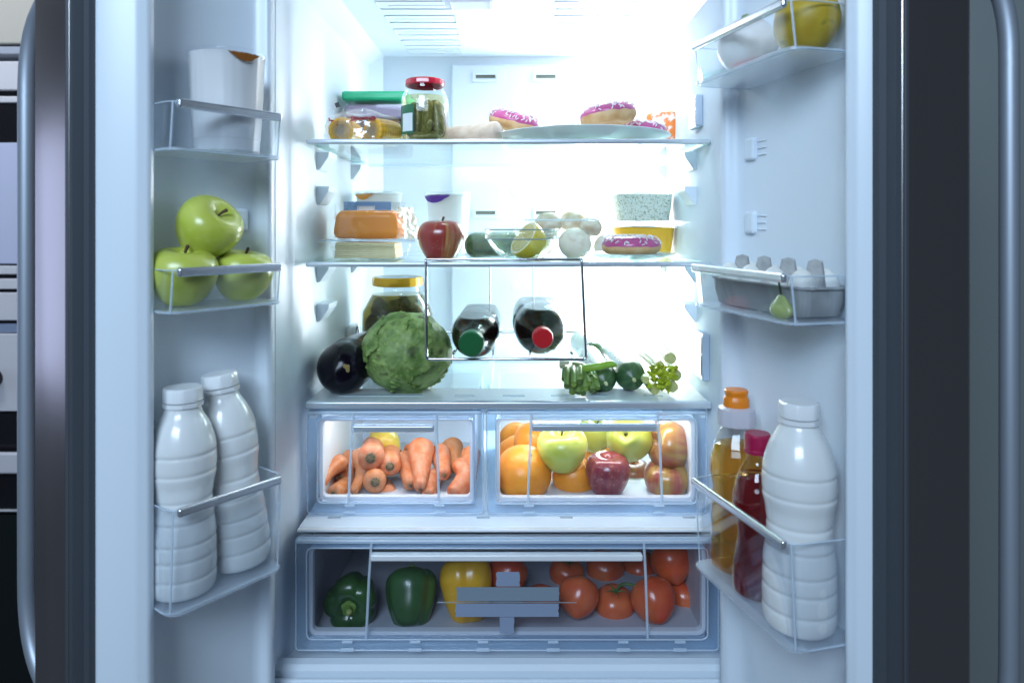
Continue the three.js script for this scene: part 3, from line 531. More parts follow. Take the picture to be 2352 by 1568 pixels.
// ---------------------------------------------------------------- wide crisper: oranges and apples
{
  const kv = (cx, cy, z) => V((1210 + cx / 4.055) / 1.0884, (1030 + cy / 4.055) / 1.0884, z);
  const px = (n, z) => n / 4.055 / 1.0884 * z / F;
  const g = 'oranges in the crisper';
  orange('large orange resting on the crisper floor behind the drawer front', kv(400, 622, 1.165), px(287, 1.165), v3(0.3, 1, 0.5), g, 1);
  orange('orange tucked in second layer above the largest orange', kv(330, 450, 1.265), px(215, 1.265), v3(-0.6, 1, -0.3), g, 5);
  orange('orange behind the drawer handle, leaning on other oranges', kv(500, 300, 1.24), px(200, 1.24), v3(0.5, 1, 0.1), g, 9);
  orange('orange at the back of the crisper stack', kv(330, 290, 1.34), px(190, 1.34), v3(0.5, 1, 0.1), g, 13);
  orange('orange with its dark navel turned down between apple and orange', kv(910, 660, 1.185), px(222, 1.185), v3(-0.55, -0.62, 0.62), g, 17);
  const ga = 'green apples in the crisper', gr = 'red apples in the crisper';
  apple('pale green apple with stem under the crisper handle, lying on oranges', kv(790, 372, 1.165), px(255, 1.165), v3(-0.05, 1, 0.22), appleGreen(2), ga, { mat: waxy, sq: 0.95 });
  apple('green apple half hidden between two other green apples', kv(1120, 230, 1.27), px(180, 1.27), v3(0.2, 1, 0.1), appleGreen(7), ga, { mat: waxy });
  apple('green apple showing its dark blossom end under the crisper handle', kv(1465, 255, 1.185), px(232, 1.185), v3(0.28, -0.42, -0.82), appleGreen(11), ga, { mat: waxy, noStem: true });
  apple('dark red apple with pale speckles at the crisper front', kv(1250, 632, 1.150), px(225, 1.150), v3(0.05, 1, 0.06), appleDark(3), gr, { sq: 1.08, noStem: true, name: 'apple' });
  apple('shaded red apple behind the speckled dark red apple', kv(1500, 650, 1.25), px(190, 1.25), v3(0.1, 1, 0.1), appleBlush(8), gr, { noStem: true });
  apple('red and yellow apple on top of another by the crisper side', kv(1895, 340, 1.175), px(235, 1.175), v3(-0.9, 0.3, 0.2), appleBlush(1), gr, { noStem: true });
  apple('red and yellow apple on the crisper floor under another apple', kv(1850, 690, 1.165), px(235, 1.165), v3(0.1, 1, 0.15), appleBlush(5), gr, { noStem: true, sq: 0.92 });
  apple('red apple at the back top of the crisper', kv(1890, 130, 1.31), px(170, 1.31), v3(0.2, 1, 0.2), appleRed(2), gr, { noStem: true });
  orange('orange glimpsed between the green and red apples', kv(1200, 470, 1.32), px(200, 1.32), v3(0, 1, 0), g, 21);
}
// ---------------------------------------------------------------- bottom drawer: peppers and tomatoes
{
  const gn = [[0.018, 0.055, 0.014], [0.032, 0.095, 0.022]], gn2 = [[0.028, 0.085, 0.022], [0.04, 0.13, 0.03]], ye = [[0.72, 0.36, 0.015], [0.80, 0.46, 0.03]];
  pepper('dark green bell pepper with its stalk turned outward', V(810, 1374, 1.098), 0.0415, v3(0, 0.0, 1), gn, { lobes: 5, len: 0.85, ph: 0.3 });
  pepper('green bell pepper lying with its lobed tip toward the drawer front', V(943, 1372, 1.10), 0.0415, v3(-0.08, 0.78, -0.6), gn2, { lobes: 3, len: 1.0, ph: 0.9 });
  pepper('yellow bell pepper half covered by the grey tape', V(1072, 1352, 1.11), 0.0415, v3(-0.1, 0.95, -0.35), ye, { lobes: 3, len: 1.12, ph: 2.2 });
  const T = (x, y, z, r, up, o, lab) => tomato(lab, V(x, y, z), r * z / F, up, o);
  T(1328, 1372, 1.092, 46, v3(0.15, 0.6, -0.75), { sd: 1 }, 'round orange-red tomato beside the end of the grey tape');
  T(1410, 1392, 1.120, 46, v3(0.1, 1, 0.15), { sd: 4, stem: [v3(0.012, 0.048, 0.01), v3(0.035, 0.045, 0.012), v3(0.055, 0.03, 0.01)] }, 'red tomato with a green vine stalk on top');
  T(1502, 1380, 1.092, 51, v3(-0.2, 0.5, -0.8), { sd: 8 }, 'largest red tomato, behind the right rib of the bottom drawer');
  T(1572, 1372, 1.155, 44, v3(0.3, 0.9, 0.2), { sd: 12 }, 'red tomato by the drawer side below a single one');
  T(1543, 1293, 1.150, 46, v3(-0.2, 0.8, -0.5), { sd: 15 }, 'red tomato stacked on top by the drawer side');
  T(1165, 1322, 1.150, 46, v3(0.1, 0.7, -0.6), { sd: 19 }, 'red tomato behind the small grey tape patch');
  T(1243, 1392, 1.130, 46, v3(0.1, 1, 0), { sd: 23 }, 'red tomato mostly hidden by the long grey tape strips');
  T(1388, 1310, 1.24, 44, v3(0.2, 1, 0.1), { sd: 26 }, 'shaded red tomato in the back row above the stalked one');
  T(1470, 1312, 1.26, 44, v3(-0.2, 1, 0.1), { sd: 29, stem: true }, 'shaded red tomato in the back row with dry sepals');
  T(1300, 1318, 1.22, 40, v3(0.2, 1, 0.3), { sd: 33, stem: true }, 'shaded red tomato in the back row behind the tape');
}

// ---------------------------------------------------------------- crisper cover: aubergine, lettuce, jar, greens
{
  const c = V(790, 842, 1.145); const t = thing('aubergine', 'glossy black-purple aubergine beside the lettuce', 'aubergine', c);
  mesh('fruit', sweep([v3(-0.002, 0, 0.052), v3(0, 0, 0.02), v3(0.006, 0.004, -0.03), v3(0.022, 0.020, -0.085), v3(0.034, 0.03, -0.13)], (q, a) => 0.0425 * (1 - 0.55 * sst(0.35, 1, q)) * ends(q, 0.24, 0.08) * (1 + 0.02 * n3(q * 3, Math.cos(a), Math.sin(a))), { seg: 48, ring: 48, col: (q, a) => mix3([0.003, 0.002, 0.006], [0.006, 0.004, 0.012], clamp(0.5 + n3(q * 4, a, 1))) }), VC(0.22, { specularIntensity: 0.45, clearcoat: 0.12, clearcoatRoughness: 0.1 }), t);
  mesh('blossom_scar', tr(sweep([v3(0, 0, 0), v3(0.002, 0.001, 0.0025)], (q, a) => 0.0062 * (1 + 0.35 * Math.cos(3 * a)) * ends(q, 0.1, 0.4), { seg: 6, ring: 18 }), 0.0155, 0.008, 0.0455), M({ color: [0.35, 0.25, 0.09], roughness: 0.8 }), t);
  mesh('calyx', tr(sweep([v3(0, 0, 0), v3(0.006, 0.006, -0.022)], (q, a) => 0.017 * (1 - 0.5 * q) * (1 + 0.2 * Math.cos(5 * a)) * ends(q, 0.1, 0.1), { seg: 8, ring: 20 }), 0.033, 0.029, -0.122), M({ color: [0.10, 0.14, 0.04], roughness: 0.7 }), t);
}
{
  // lettuce: crinkled head wrapped in overlapping leaves
  const c = V(935, 808, 1.155), t = thing('lettuce', 'green crinkled lettuce head with dark bruised patches', 'lettuce', c), R = 0.0675;
  const shape = (d) => { const e = v3(d.x * 1.02, d.y * 0.93 - 0.02 * (d.x + 0.3), d.z * 0.98); return e; };
  const leafCol = (p, u, edge) => { const f = fbm(p.x * 34, p.y * 34, p.z * 34), f2 = fbm(p.x * 90 + 4, p.y * 90, p.z * 90), br = sst(0.16, 0.36, fbm(p.x * 24 + 7, p.y * 38 + 2, p.z * 24)); let k = mix3([0.095, 0.18, 0.035], [0.24, 0.34, 0.10], clamp(0.5 + f * 2.2 + u)); k = mix3(k, [0.32, 0.40, 0.17], clamp(f2 * 0.9 + Math.max(0, u) * 0.5)); k = mix3(k, [0.045, 0.06, 0.016], br * 0.9); return mix3(k, [0.30, 0.42, 0.09], edge * 0.4); };
  const base = revolve(Array.from({ length: 60 }, (_, i) => { const q = i / 59 * Math.PI; return [Math.sin(q), -Math.cos(q)]; }), { smooth: false, ring: 90, def: (p) => { const d = p.clone().normalize(), w = 1 + 0.03 * n3(d.x * 4, d.y * 4, d.z * 4) + 0.014 * Math.abs(n3(d.x * 14, d.y * 10, d.z * 14)) - 0.02; return shape(d).multiplyScalar(R * w); }, col: (p) => leafCol(p, 0, 0) });
  const lm = VC(0.55, { side: THREE.DoubleSide });
  mesh('heart', base, lm, t);
  const leaves = [[-0.25, 0.45, 0.9, 0.80, 0.4], [0.55, 0.45, 0.75, 0.80, -0.5], [0.15, -0.45, 1, 0.85, 0.2], [-0.6, -0.15, 0.8, 0.8, 1.2], [0.75, -0.1, 0.6, 0.8, -1.1], [-0.1, 0.9, 0.4, 0.8, 2.1], [0.5, -0.75, 0.55, 0.75, 0.7], [-0.55, 0.7, 0.4, 0.7, 2.8], [0.9, 0.4, 0.1, 0.7, 1.7], [-0.35, -0.8, 0.55, 0.7, -0.9], [0.1, 0.15, 1, 0.62, 1.5], [-0.85, 0.35, 0.25, 0.65, 0.3]];
  leaves.forEach(([x, y, z, ext, rot], li) => {
    const d = v3(x, y, z).normalize(), s = v3(0, 1, 0).cross(d).normalize(), w = d.clone().cross(s), N = 44, pos = [], col = [], idx = [];
    s.applyAxisAngle(d, rot); w.applyAxisAngle(d, rot);
    for (let i = 0; i <= N; i++) for (let j = 0; j <= N; j++) {
      let u = i / N * 2 - 1, v = j / N * 2 - 1; const du = u * Math.sqrt(1 - v * v / 2), dv = v * Math.sqrt(1 - u * u / 2);
      const rad = Math.hypot(du, dv), an = Math.atan2(dv, du), out = 1 + 0.20 * n3(Math.cos(an) * 1.6 + li * 5, Math.sin(an) * 1.6, li) + 0.09 * n3(Math.cos(an) * 6, Math.sin(an) * 6 + li, 2) + 0.05 * n3(Math.cos(an) * 17, Math.sin(an) * 17 + li, 5);
      const th = rad * ext * out, dir = d.clone().multiplyScalar(Math.cos(th)).addScaledVector(s, Math.sin(th) * Math.cos(an)).addScaledVector(w, Math.sin(th) * Math.sin(an));
      const e = sst(0.72, 1, rad), vein = Math.exp(-((dv / 0.05) ** 2)) * (1 - rad), ruff = n3(Math.cos(an) * 9 + li, Math.sin(an) * 9, rad * 3);
      const k = 1 + 0.008 + li * 0.0062 + 0.012 * Math.abs(n3(dir.x * 8 + li * 3, dir.y * 6, dir.z * 8)) + 0.03 * n3(dir.x * 4, dir.y * 4, dir.z * 4) + 0.016 * Math.abs(n3(dir.x * 15 + li, dir.y * 11, dir.z * 15)) + 0.012 * vein + e * (0.012 + 0.11 * Math.max(0, ruff) * (li % 3 ? 0.7 : 1.2)) + 0.0045 * n3(dir.x * 34, dir.y * 34, dir.z * 34);
      const p = shape(dir).multiplyScalar(R * k); pos.push(p.x, p.y, p.z); const rib = n3(an * 9 + li, rad * 1.5, li * 2) * 0.35; col.push(...leafCol(p, 0.35 * n3(li * 3.3, 1, 2) + vein * 0.6 + rib, e * (0.5 + ruff)));
    }
    for (let i = 0; i < N; i++) for (let j = 0; j < N; j++) { const a = i * (N + 1) + j, b = a + 1, q = a + N + 1; idx.push(a, q, b, b, q, q + 1); }
    const g = new THREE.BufferGeometry(); g.setAttribute('position', new THREE.Float32BufferAttribute(pos, 3)); g.setAttribute('color', new THREE.Float32BufferAttribute(col, 3)); g.setIndex(idx); g.computeVertexNormals();
    mesh('leaf', g, lm, t);
  });
}
function gherkin(c, dir, len, r, label, group, sd) {
  const t = single('gherkin', sweep([dir.clone().multiplyScalar(-len / 2), v3(0.05 * len, 0, 0.03 * len), dir.clone().multiplyScalar(len / 2)], (q, a) => r * ends(q, 0.24, 0.24) * (1 + 0.06 * n3(q * 9 + sd, Math.cos(a) * 3, Math.sin(a) * 3) + 0.05 * Math.max(0, n3(q * 30, a * 6, sd))), { seg: 36, ring: 22, col: (q, a) => { const f = fbm(q * 5 + sd, Math.cos(a) * 3, Math.sin(a) * 3), s = n3(q * 34 + sd, a * 7, 2) > 0.3 ? 0.4 : 0; return mix3(mix3([0.085, 0.085, 0.016], [0.20, 0.19, 0.045], clamp(0.45 + f * 1.8)), [0.36, 0.34, 0.14], s); } }), VC(0.3), label, 'gherkin', group, c);
  return t;
}
{
  // big jar with the yellow lid
  const z = 1.37, x = wx(913, z), r = 0.071, h = 0.168, t = thing('pickle_jar', 'large glass gherkin jar with a yellow lid behind the lettuce', 'jar', [x, Y3, -z]);
  const prof = [[0, 0.002], [r * 0.86, 0.002], [r * 0.97, 0.008], [r, 0.02], [r, 0.098], [r * 0.985, 0.106], [r * 0.74, 0.138], [r * 0.66, 0.146], [r * 0.655, 0.156], [r * 0.655, 0.162]];
  mesh('glass', revolve(prof, { n: 60, ring: 56 }), mat.glass, t);
  mesh('brine', revolve(prof.slice(0, 7).map(([a, b], i) => [Math.max(0, a - 0.0028), b + (i < 3 ? 0.003 : -0.001)]).concat([[0, 0.139]]), { smooth: false, ring: 48, crease: 0.5 }), M({ color: [0.42, 0.36, 0.14], roughness: 0.02, transmission: 0.97, thickness: 0, ior: 1.34 }), t);
  const lid = mesh('lid', revolve([[0, 0.1685], [0.040, 0.1685], [0.0435, 0.170], [0.047, 0.1705], [0.0492, 0.168], [0.0497, 0.162], [0.0495, 0.155], [0.0485, 0.1535], [0.046, 0.153]].reverse(), { n: 40, ring: 56, crease: 0.6 }), M({ color: [0.72, 0.40, 0.025], roughness: 0.25, metalness: 0.4 }), t);
  mesh('lid_disc', tr(new THREE.CylinderGeometry(0.0415, 0.0415, 0.0012, 48), 0, 0.1695, 0), M({ color: [0.03, 0.13, 0.15], roughness: 0.2 }), lid);
  for (let k = 0; k < 24; k++) { const up = k < 13, a = up ? k / 13 * 6.283 : k * 2.4, lvl = up ? 0.052 : k < 18 ? 0.112 : 0.10, rad = up ? 0.0535 : k < 18 ? 0.040 : 0.020; gherkin(v3(x + Math.cos(a) * rad, Y3 + lvl, -z + Math.sin(a) * rad), up ? v3(rr(-0.06, 0.06), 1, rr(-0.06, 0.06)).normalize() : v3(-Math.sin(a), 0.3, Math.cos(a)).normalize(), up ? 0.088 : 0.050, 0.0128, 'olive gherkin floating in the yellow lidded jar', 'gherkins in the yellow lidded jar', k * 4.1); }
}
// film-wrapped cucumbers
const cuke = (sd) => (q, a, p) => { const f = fbm(q * 8 + sd, Math.cos(a) * 2.5, Math.sin(a) * 2.5), st = n3(q * 3, Math.cos(a) * 6 + sd, Math.sin(a) * 6); return mix3([0.022, 0.07, 0.028], [0.10, 0.19, 0.06], clamp(0.35 + f * 1.2 + st * 0.5)); };
function cucumber(label, near, far, r, o = {}) {
  const t = thing('cucumber', label, 'cucumber', near, o.group), d = far.clone().sub(near);
  mesh('skin', sweep([v3(0, 0, 0), d.clone().multiplyScalar(0.5).add(o.bend || v3(0, 0, 0)), d], (q, a) => r * ends(q, 0.13, 0.1) * (1 + 0.025 * n3(q * 8 + o.sd, Math.cos(a) * 2, Math.sin(a) * 2)), { seg: 46, ring: 32, col: cuke(o.sd) }), VC(0.35), t);
  const n0 = o.filmFrom ?? 0.1;
  if (o.film !== false) mesh('film', sweep([d.clone().multiplyScalar(n0), d.clone().multiplyScalar(0.5 + n0 / 2).add((o.bend || v3(0, 0, 0)).clone()), d.clone().multiplyScalar(0.99)], (q, a) => (r + 0.0012) * (1 + 0.035 * Math.abs(n3(q * 34 + o.sd, Math.cos(a) * 7, Math.sin(a) * 7)) + 0.02 * n3(q * 16 + a, a * 3, 4)), { seg: 90, ring: 48 }), mat.filmHaze, t);
  if (o.tip) mesh('stalk', sweep([d.clone().normalize().multiplyScalar(0.002), d.clone().normalize().multiplyScalar(-0.006).add(v3(0.002, -0.003, 0))], (q) => 0.003 * ends(q, 0.1, 0.3), { seg: 6, ring: 10 }), M({ color: o.tip, roughness: 0.7 }), t);
  return t;
}
{
  const g = 'cucumbers on the crisper cover';
  cucumber('dark cucumber with a pale stalk stub, between greens and celery', V(1455, 870, 1.118), V(1405, 818, 1.33).setY(Y3 + 0.026), 0.0243, { sd: 3, tip: [0.5, 0.52, 0.25], group: g, filmFrom: 0.16 });
  cucumber('pale green cucumber beside the spring onion bunch', V(1390, 878, 1.125), V(1352, 826, 1.30).setY(Y3 + 0.0235), 0.0222, { sd: 9, tip: [0.6, 0.62, 0.35], group: g, filmFrom: 0.2 });
  cucumber('film-wrapped cucumber lying farther back behind the spring onion', V(1368, 836, 1.335).setY(Y3 + 0.0235), V(1330, 800, 1.50).setY(Y3 + 0.024), 0.0225, { sd: 14, group: g, filmFrom: 0.03 });
}
{
  // bunch of spring onions, cut ends to the front
  const t = thing('spring_onion_bunch', 'bunch of spring onions with open cut green ends', 'spring onion', V(1318, 850, 1.15));
  const o0 = t.position.clone(), gm = VC(0.45, { side: THREE.DoubleSide });
  const tips = [[1302, 888, 1.100], [1318, 884, 1.098], [1330, 878, 1.100], [1345, 893, 1.098], [1328, 904, 1.103], [1315, 902, 1.106], [1340, 905, 1.10], [1352, 882, 1.105], [1362, 897, 1.104], [1372, 892, 1.112], [1298, 872, 1.115], [1368, 874, 1.118], [1356, 866, 1.120], [1335, 866, 1.108]];
  tips.forEach(([x, y, z], i) => {
    const e = V(x, Math.min(y, 904), z); e.y = Math.max(e.y, Y3 + 0.005); const root = V(1310 + (i % 5) * 6, 838 + (i % 3) * 5, 1.165 + (i % 4) * 0.006), back = root.clone().add(v3(-0.012, -0.006, -0.05));
    back.y = Math.max(back.y, Y3 + 0.01);
    const m = root.clone().lerp(e, 0.5).add(v3((x - 1325) * 0.00012, 0.006 + 0.003 * rnd(), 0.006));
    mesh('stalk', sweep([back, root, m, e].map((p) => p.clone().sub(o0)), (q, a) => 0.0055 * mix(0.62, 1.0, q) * (1 + 0.12 * Math.cos(2 * a + i)), { seg: 26, ring: 14, col: (q, a) => { const s = n3(a * 4 + i, q * 3, 1); return mix3(mix3([0.46, 0.50, 0.33], [0.17, 0.27, 0.07], sst(0.25, 0.85, q + s * 0.2)), [0.10, 0.17, 0.04], clamp(s * 0.9)); } }), gm, t);
    const dir = e.clone().sub(m).normalize(), dk = mesh('cut_end', aim(new THREE.Mesh(), dir) && (() => { const q = new THREE.Quaternion().setFromUnitVectors(v3(0, 1, 0), dir), c = new THREE.CylinderGeometry(0.0046, 0.0046, 0.0008, 14); c.applyQuaternion(q); const p = e.clone().sub(o0).addScaledVector(dir, -0.0012); return c.translate(p.x, p.y, p.z); })(), M({ color: i % 2 ? [0.22, 0.32, 0.05] : [0.10, 0.16, 0.04], roughness: 0.5 }), t);
  });
  const s = thing('spring_onion', 'single bright green spring onion stalk across the cucumbers', 'spring onion', V(1340, 846, 1.118));
  const b = s.position.clone();
  mesh('stalk', sweep([V(1338, 847, 1.118), V(1372, 842, 1.112), V(1402, 836, 1.116), V(1415, 839, 1.12)].map((p) => p.sub(b)), (q) => 0.0060 * (q > 0.86 ? mix(1, 0.45, (q - 0.86) / 0.14) : 1), { seg: 30, ring: 14, col: (q, a) => mix3([0.20, 0.40, 0.025], [0.30, 0.50, 0.06], clamp(0.5 + n3(a * 3, q * 2, 4))) }), VC(0.35, { side: THREE.DoubleSide }), s);
}
{
  // celery: pale stalks running back, frilly yellow-green heart in front
  const t = thing('celery', 'pale celery with frilly yellow-green leaves and cut stalk ends', 'celery', V(1525, 870, 1.14)), o0 = t.position.clone();
  const butts = [[1540, 823, 1.125, 14], [1516, 838, 1.122, 10], [1553, 862, 1.118, 13], [1545, 888, 1.112, 13], [1505, 893, 1.110, 13], [1484, 873, 1.114, 9], [1522, 855, 1.12, 9]];
  butts.forEach(([x, y, z, r], i) => {
    const e = V(x, y, z), rr_ = r * z / F, back = V(x - 52 - i * 3, y - 52, z + 0.19); e.y = Math.max(e.y, Y3 + rr_ * 0.75); back.y = Math.max(back.y, Y3 + 0.012);
    mesh('stalk', sweep([back, back.clone().lerp(e, 0.5).add(v3(0, 0.004, 0)), e].map((p) => p.clone().sub(o0)), (q, a) => rr_ * mix(0.7, 1, q) * (1 - 0.28 * Math.exp(-(((a - 1.2) / 0.6) ** 2)) + 0.04 * Math.cos(9 * a)), { seg: 22, ring: 26, col: (q, a) => mix3([0.42, 0.52, 0.22], [0.58, 0.64, 0.38], clamp(0.5 + 0.5 * Math.cos(9 * a))) }), VC(0.4, { side: THREE.DoubleSide }), t);
    const dir = e.clone().sub(back).normalize();
    mesh('cut_end', sweep([e.clone().sub(o0).addScaledVector(dir, -0.001), e.clone().sub(o0).addScaledVector(dir, 0.0018)], (q, a) => rr_ * (1 - 0.22 * Math.exp(-(((a - 1.2) / 0.6) ** 2))) * ends(q, 0.1, 0.3), { seg: 6, ring: 24, col: (q, a, p) => mix3([0.42, 0.44, 0.14], [0.56, 0.55, 0.26], clamp(0.5 + n3(p.x * 400, p.y * 400, p.z * 400))) }), VC(0.6), t);
  });
  const lm = VC(0.5, { side: THREE.DoubleSide });
  for (let k = 0; k < 80; k++) {
    const c = V(1522 + rr(-26, 22), 868 + rr(-22, 22), 1.100 + rr(-0.004, 0.014)).sub(o0), sz = rr(0.008, 0.0155), d = v3(rr(-1, 1), rr(-0.6, 1), rr(0.1, 1)).normalize(), s = d.clone().cross(v3(0.3, 0.5, 0.8)).normalize(), n = s.clone().cross(d), rows = 7, cols = 7, pos = [], col = [], idx = [];
    for (let i = 0; i < rows; i++) for (let j = 0; j < cols; j++) { const u = i / (rows - 1), v = j / (cols - 1) * 2 - 1, w = Math.sin(Math.PI * (0.12 + 0.85 * u)) * (0.55 + 0.35 * Math.cos(u * 16)), p = c.clone().addScaledVector(d, u * sz).addScaledVector(s, v * w * sz * 0.6).addScaledVector(n, sz * 0.25 * Math.sin(v * 3 + k) * u); pos.push(p.x, p.y, p.z); col.push(...mix3([0.34, 0.44, 0.015], [0.52, 0.58, 0.03], clamp(rnd() * 0.5 + 0.5 * Math.abs(v)))); }
    for (let i = 0; i < rows - 1; i++) for (let j = 0; j < cols - 1; j++) { const a = i * cols + j; idx.push(a, a + cols, a + 1, a + 1, a + cols, a + cols + 1); }
    const g = new THREE.BufferGeometry(); g.setAttribute('position', new THREE.Float32BufferAttribute(pos, 3)); g.setAttribute('color', new THREE.Float32BufferAttribute(col, 3)); g.setIndex(idx); g.computeVertexNormals();
    mesh('leaflet', g, lm, t);
  }
}

// ---------------------------------------------------------------- wire rack and bottles
{
  const t = thing('bottle_rack', 'chrome wire bottle rack hooked on the glass shelf', 'bottle rack', [0, 0, 0]), zf = 1.068, zb = 1.345, yb = wy(825, zf), yt = Y2 + 0.004;
  const W3 = (px, y, z) => v3(wx(px, zf), y, -z), r = 0.00235;
  mesh('front_frame', wire(bend([v3(wx(978, zf), yt + 0.002, -1.11), v3(wx(978, zf), yt + 0.003, -zf), v3(wx(979, zf), yb, -zf), v3(wx(1347, zf), yb, -zf), v3(wx(1336, zf), yt + 0.003, -zf), v3(wx(1336, zf), yt + 0.002, -1.11)], 0.006), r), mat.chrome, t);
  mesh('hook_bar', wire([v3(wx(978, zf), yt + 0.0015, -1.073), v3(wx(1336, zf), yt + 0.0015, -1.073)], 0.002), mat.chrome, t);
  for (const x of [-0.043, 0.041]) mesh('hanger_wire', wire(bend([v3(x, Y2 + 0.004, -zb + 0.03), v3(x, Y2 + 0.004, -zb), v3(x, yb - 0.002, -zb)], 0.004), 0.0014), mat.chrome, t);
  mesh('rear_bar', wire([v3(-0.13, yb, -zb), v3(0.125, yb, -zb)], r), mat.chrome, t);
  for (const px of [1040, 1133, 1218, 1315]) { const x = wx(px, zf); mesh('cradle_wire', wire(bend([v3(x, yb, -zf + 0.0), v3(x, yb + 0.010, -zf - 0.004), v3(x + (px === 1040 || px === 1218 ? 0.001 : -0.001), yb + 0.010, -zf - 0.02), v3(x, yb + 0.003, -zf - 0.03), v3(x, yb + 0.003, -zb)], 0.004), 0.0016), mat.chrome, t); }
}
function lyingBottle(label, capC, capR, shoulderR, bodyR, dir, cap, o = {}) {
  const t = thing('cola_bottle', label, 'bottle', capC); aim(t, dir);   // local +y runs from the cap to the base
  const cr = capR, P = [[cr * 0.80, 0.012], [cr * 0.82, 0.020], [cr * 1.0, 0.028], [shoulderR * 0.62, 0.048], [shoulderR * 0.9, 0.072], [shoulderR, 0.098], [shoulderR * 0.985, 0.118], [bodyR * 0.94, 0.132], [bodyR, 0.150], [bodyR, 0.24], [bodyR * 0.97, 0.262], [bodyR * 0.8, 0.278], [0, 0.28]];
  mesh('shell', revolve(P, { n: 70, ring: 56 }), mat.bottleShell, t);
  // dark drink: same shape, a little smaller, level on top
  const inv = t.quaternion.clone().invert(), upL = v3(0, 1, 0).applyQuaternion(inv), lev = o.level;
  const liq = revolve([[0, 0.014], ...P.map(([a, b]) => [Math.max(0, a - 0.0016), b - (b > 0.27 ? 0.002 : 0)])], { n: 70, ring: 64, def: (p) => { const h = p.dot(upL); return h > lev ? p.addScaledVector(upL, lev - h) : p; } });
  mesh('drink', liq, o.drink, t);
  mesh('cap', revolve([[0, -0.002], [cr * 0.86, -0.002], [cr * 0.97, 0.0], [cr, 0.003], [cr, 0.015], [cr * 0.97, 0.0165]], { smooth: false, ring: 72, crease: 0.5, def: (p, a, q) => (q > 0.5 && q < 0.9 ? v3(p.x * (1 + 0.015 * Math.cos(36 * a)), p.y, p.z * (1 + 0.015 * Math.cos(36 * a))) : p) }), cap, t);
  mesh('cap_ring', revolve([[cr * 0.97, 0.018], [cr * 1.0, 0.0185], [cr * 1.0, 0.021], [cr * 0.97, 0.0215]], { smooth: false, ring: 40, crease: 0.5 }), cap, t);
  return t;
}
const cola = M({ color: [0.010, 0.006, 0.005], roughness: 0.14, specularIntensity: 0.22 });
lyingBottle('dark juice bottle with a green cap lying in the wire rack', V(1082, 790, 1.035), 0.0192, 0.0400, 0.0385, v3(0.004, 0.004, -0.3), M({ color: [0.008, 0.11, 0.032], roughness: 0.35 }), { level: 0.029, drink: cola });
lyingBottle('cola bottle with a red cap lying in the wire rack', V(1247, 777, 1.035), 0.0155, 0.0425, 0.0450, v3(-0.002, 0.003, -0.3), M({ color: [0.50, 0.014, 0.02], roughness: 0.3 }), { level: 0.034, drink: cola });

// ---------------------------------------------------------------- middle shelf
{
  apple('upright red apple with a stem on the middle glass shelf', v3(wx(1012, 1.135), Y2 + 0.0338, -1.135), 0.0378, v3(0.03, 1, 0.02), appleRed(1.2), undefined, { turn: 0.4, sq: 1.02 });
}
function tub(label, x, z, y, rt, rb, h, foil, o = {}) {
  const t = thing(o.name || 'yogurt_tub', label, 'tub', [x, y, -z], o.group);
  mesh('cup', revolve([[0, 0.001], [rb * 0.94, 0.001], [rb, 0.004], [mix(rb, rt, 0.1), h * 0.14], [mix(rb, rt, 0.1) + 0.0006, h * 0.15], [mix(rb, rt, 0.55), h * 0.55], [rt * 0.965, h * 0.93], [rt * 0.985, h * 0.955], [rt * 0.99, h * 0.965]], { smooth: false, ring: 56, crease: 0.4 }), o.mat || mat.cup, t);
  mesh('lid', revolve([[rt * 0.99, h * 0.93], [rt * 1.05, h * 0.935], [rt * 1.062, h * 0.955], [rt * 1.06, h * 0.985], [rt * 1.03, h], [rt * 0.97, h * 0.995], [rt * 0.955, h * 0.975], [0, h * 0.975]], { smooth: false, ring: 56, crease: 0.5 }), o.lid || mat.filmHaze, t);
  const fp = [], fi = [], a0 = o.fa ?? 0, n = 22, m = 5;      // crumpled foil tab under the lid
  for (let i = 0; i <= n; i++) for (let j = 0; j <= m; j++) { const u = i / n * 2 - 1, v = j / m, a = a0 + u * (o.fw ?? 0.5), dr = Math.max(0.05, Math.cos(u * 1.5)), rad = rt * (1.0 + 0.02 * n3(u * 6, v * 5, a0)) + 0.003 * v; const yy = h * 0.955 - v * dr * (o.fd ?? 0.018); fp.push(Math.cos(a) * rad, yy + 0.0015 * n3(u * 9, v * 4, 3), Math.sin(a) * rad); }
  for (let i = 0; i < n; i++) for (let j = 0; j < m; j++) { const a = i * (m + 1) + j; fi.push(a, a + 1, a + m + 1, a + 1, a + m + 2, a + m + 1); }
  const g = new THREE.BufferGeometry(); g.setAttribute('position', new THREE.Float32BufferAttribute(fp, 3)); g.setIndex(fi); g.computeVertexNormals();
  mesh('foil_tab', g, M({ color: foil, roughness: 0.3, metalness: 0.35, side: THREE.DoubleSide }), t);
  return t;
}
tub('small white tub with an orange foil tab, behind the orange cheese', wx(870, 1.40), 1.40, Y2, 0.046, 0.038, 0.126, [0.55, 0.22, 0.03], { fa: 2.1, fw: 0.5, fd: 0.012 });
tub('white yogurt tub with a purple foil tab behind the red apple', wx(1030, 1.40), 1.40, Y2, 0.045, 0.035, 0.124, [0.10, 0.03, 0.30], { fa: 2.15, fw: 0.75, fd: 0.016 });
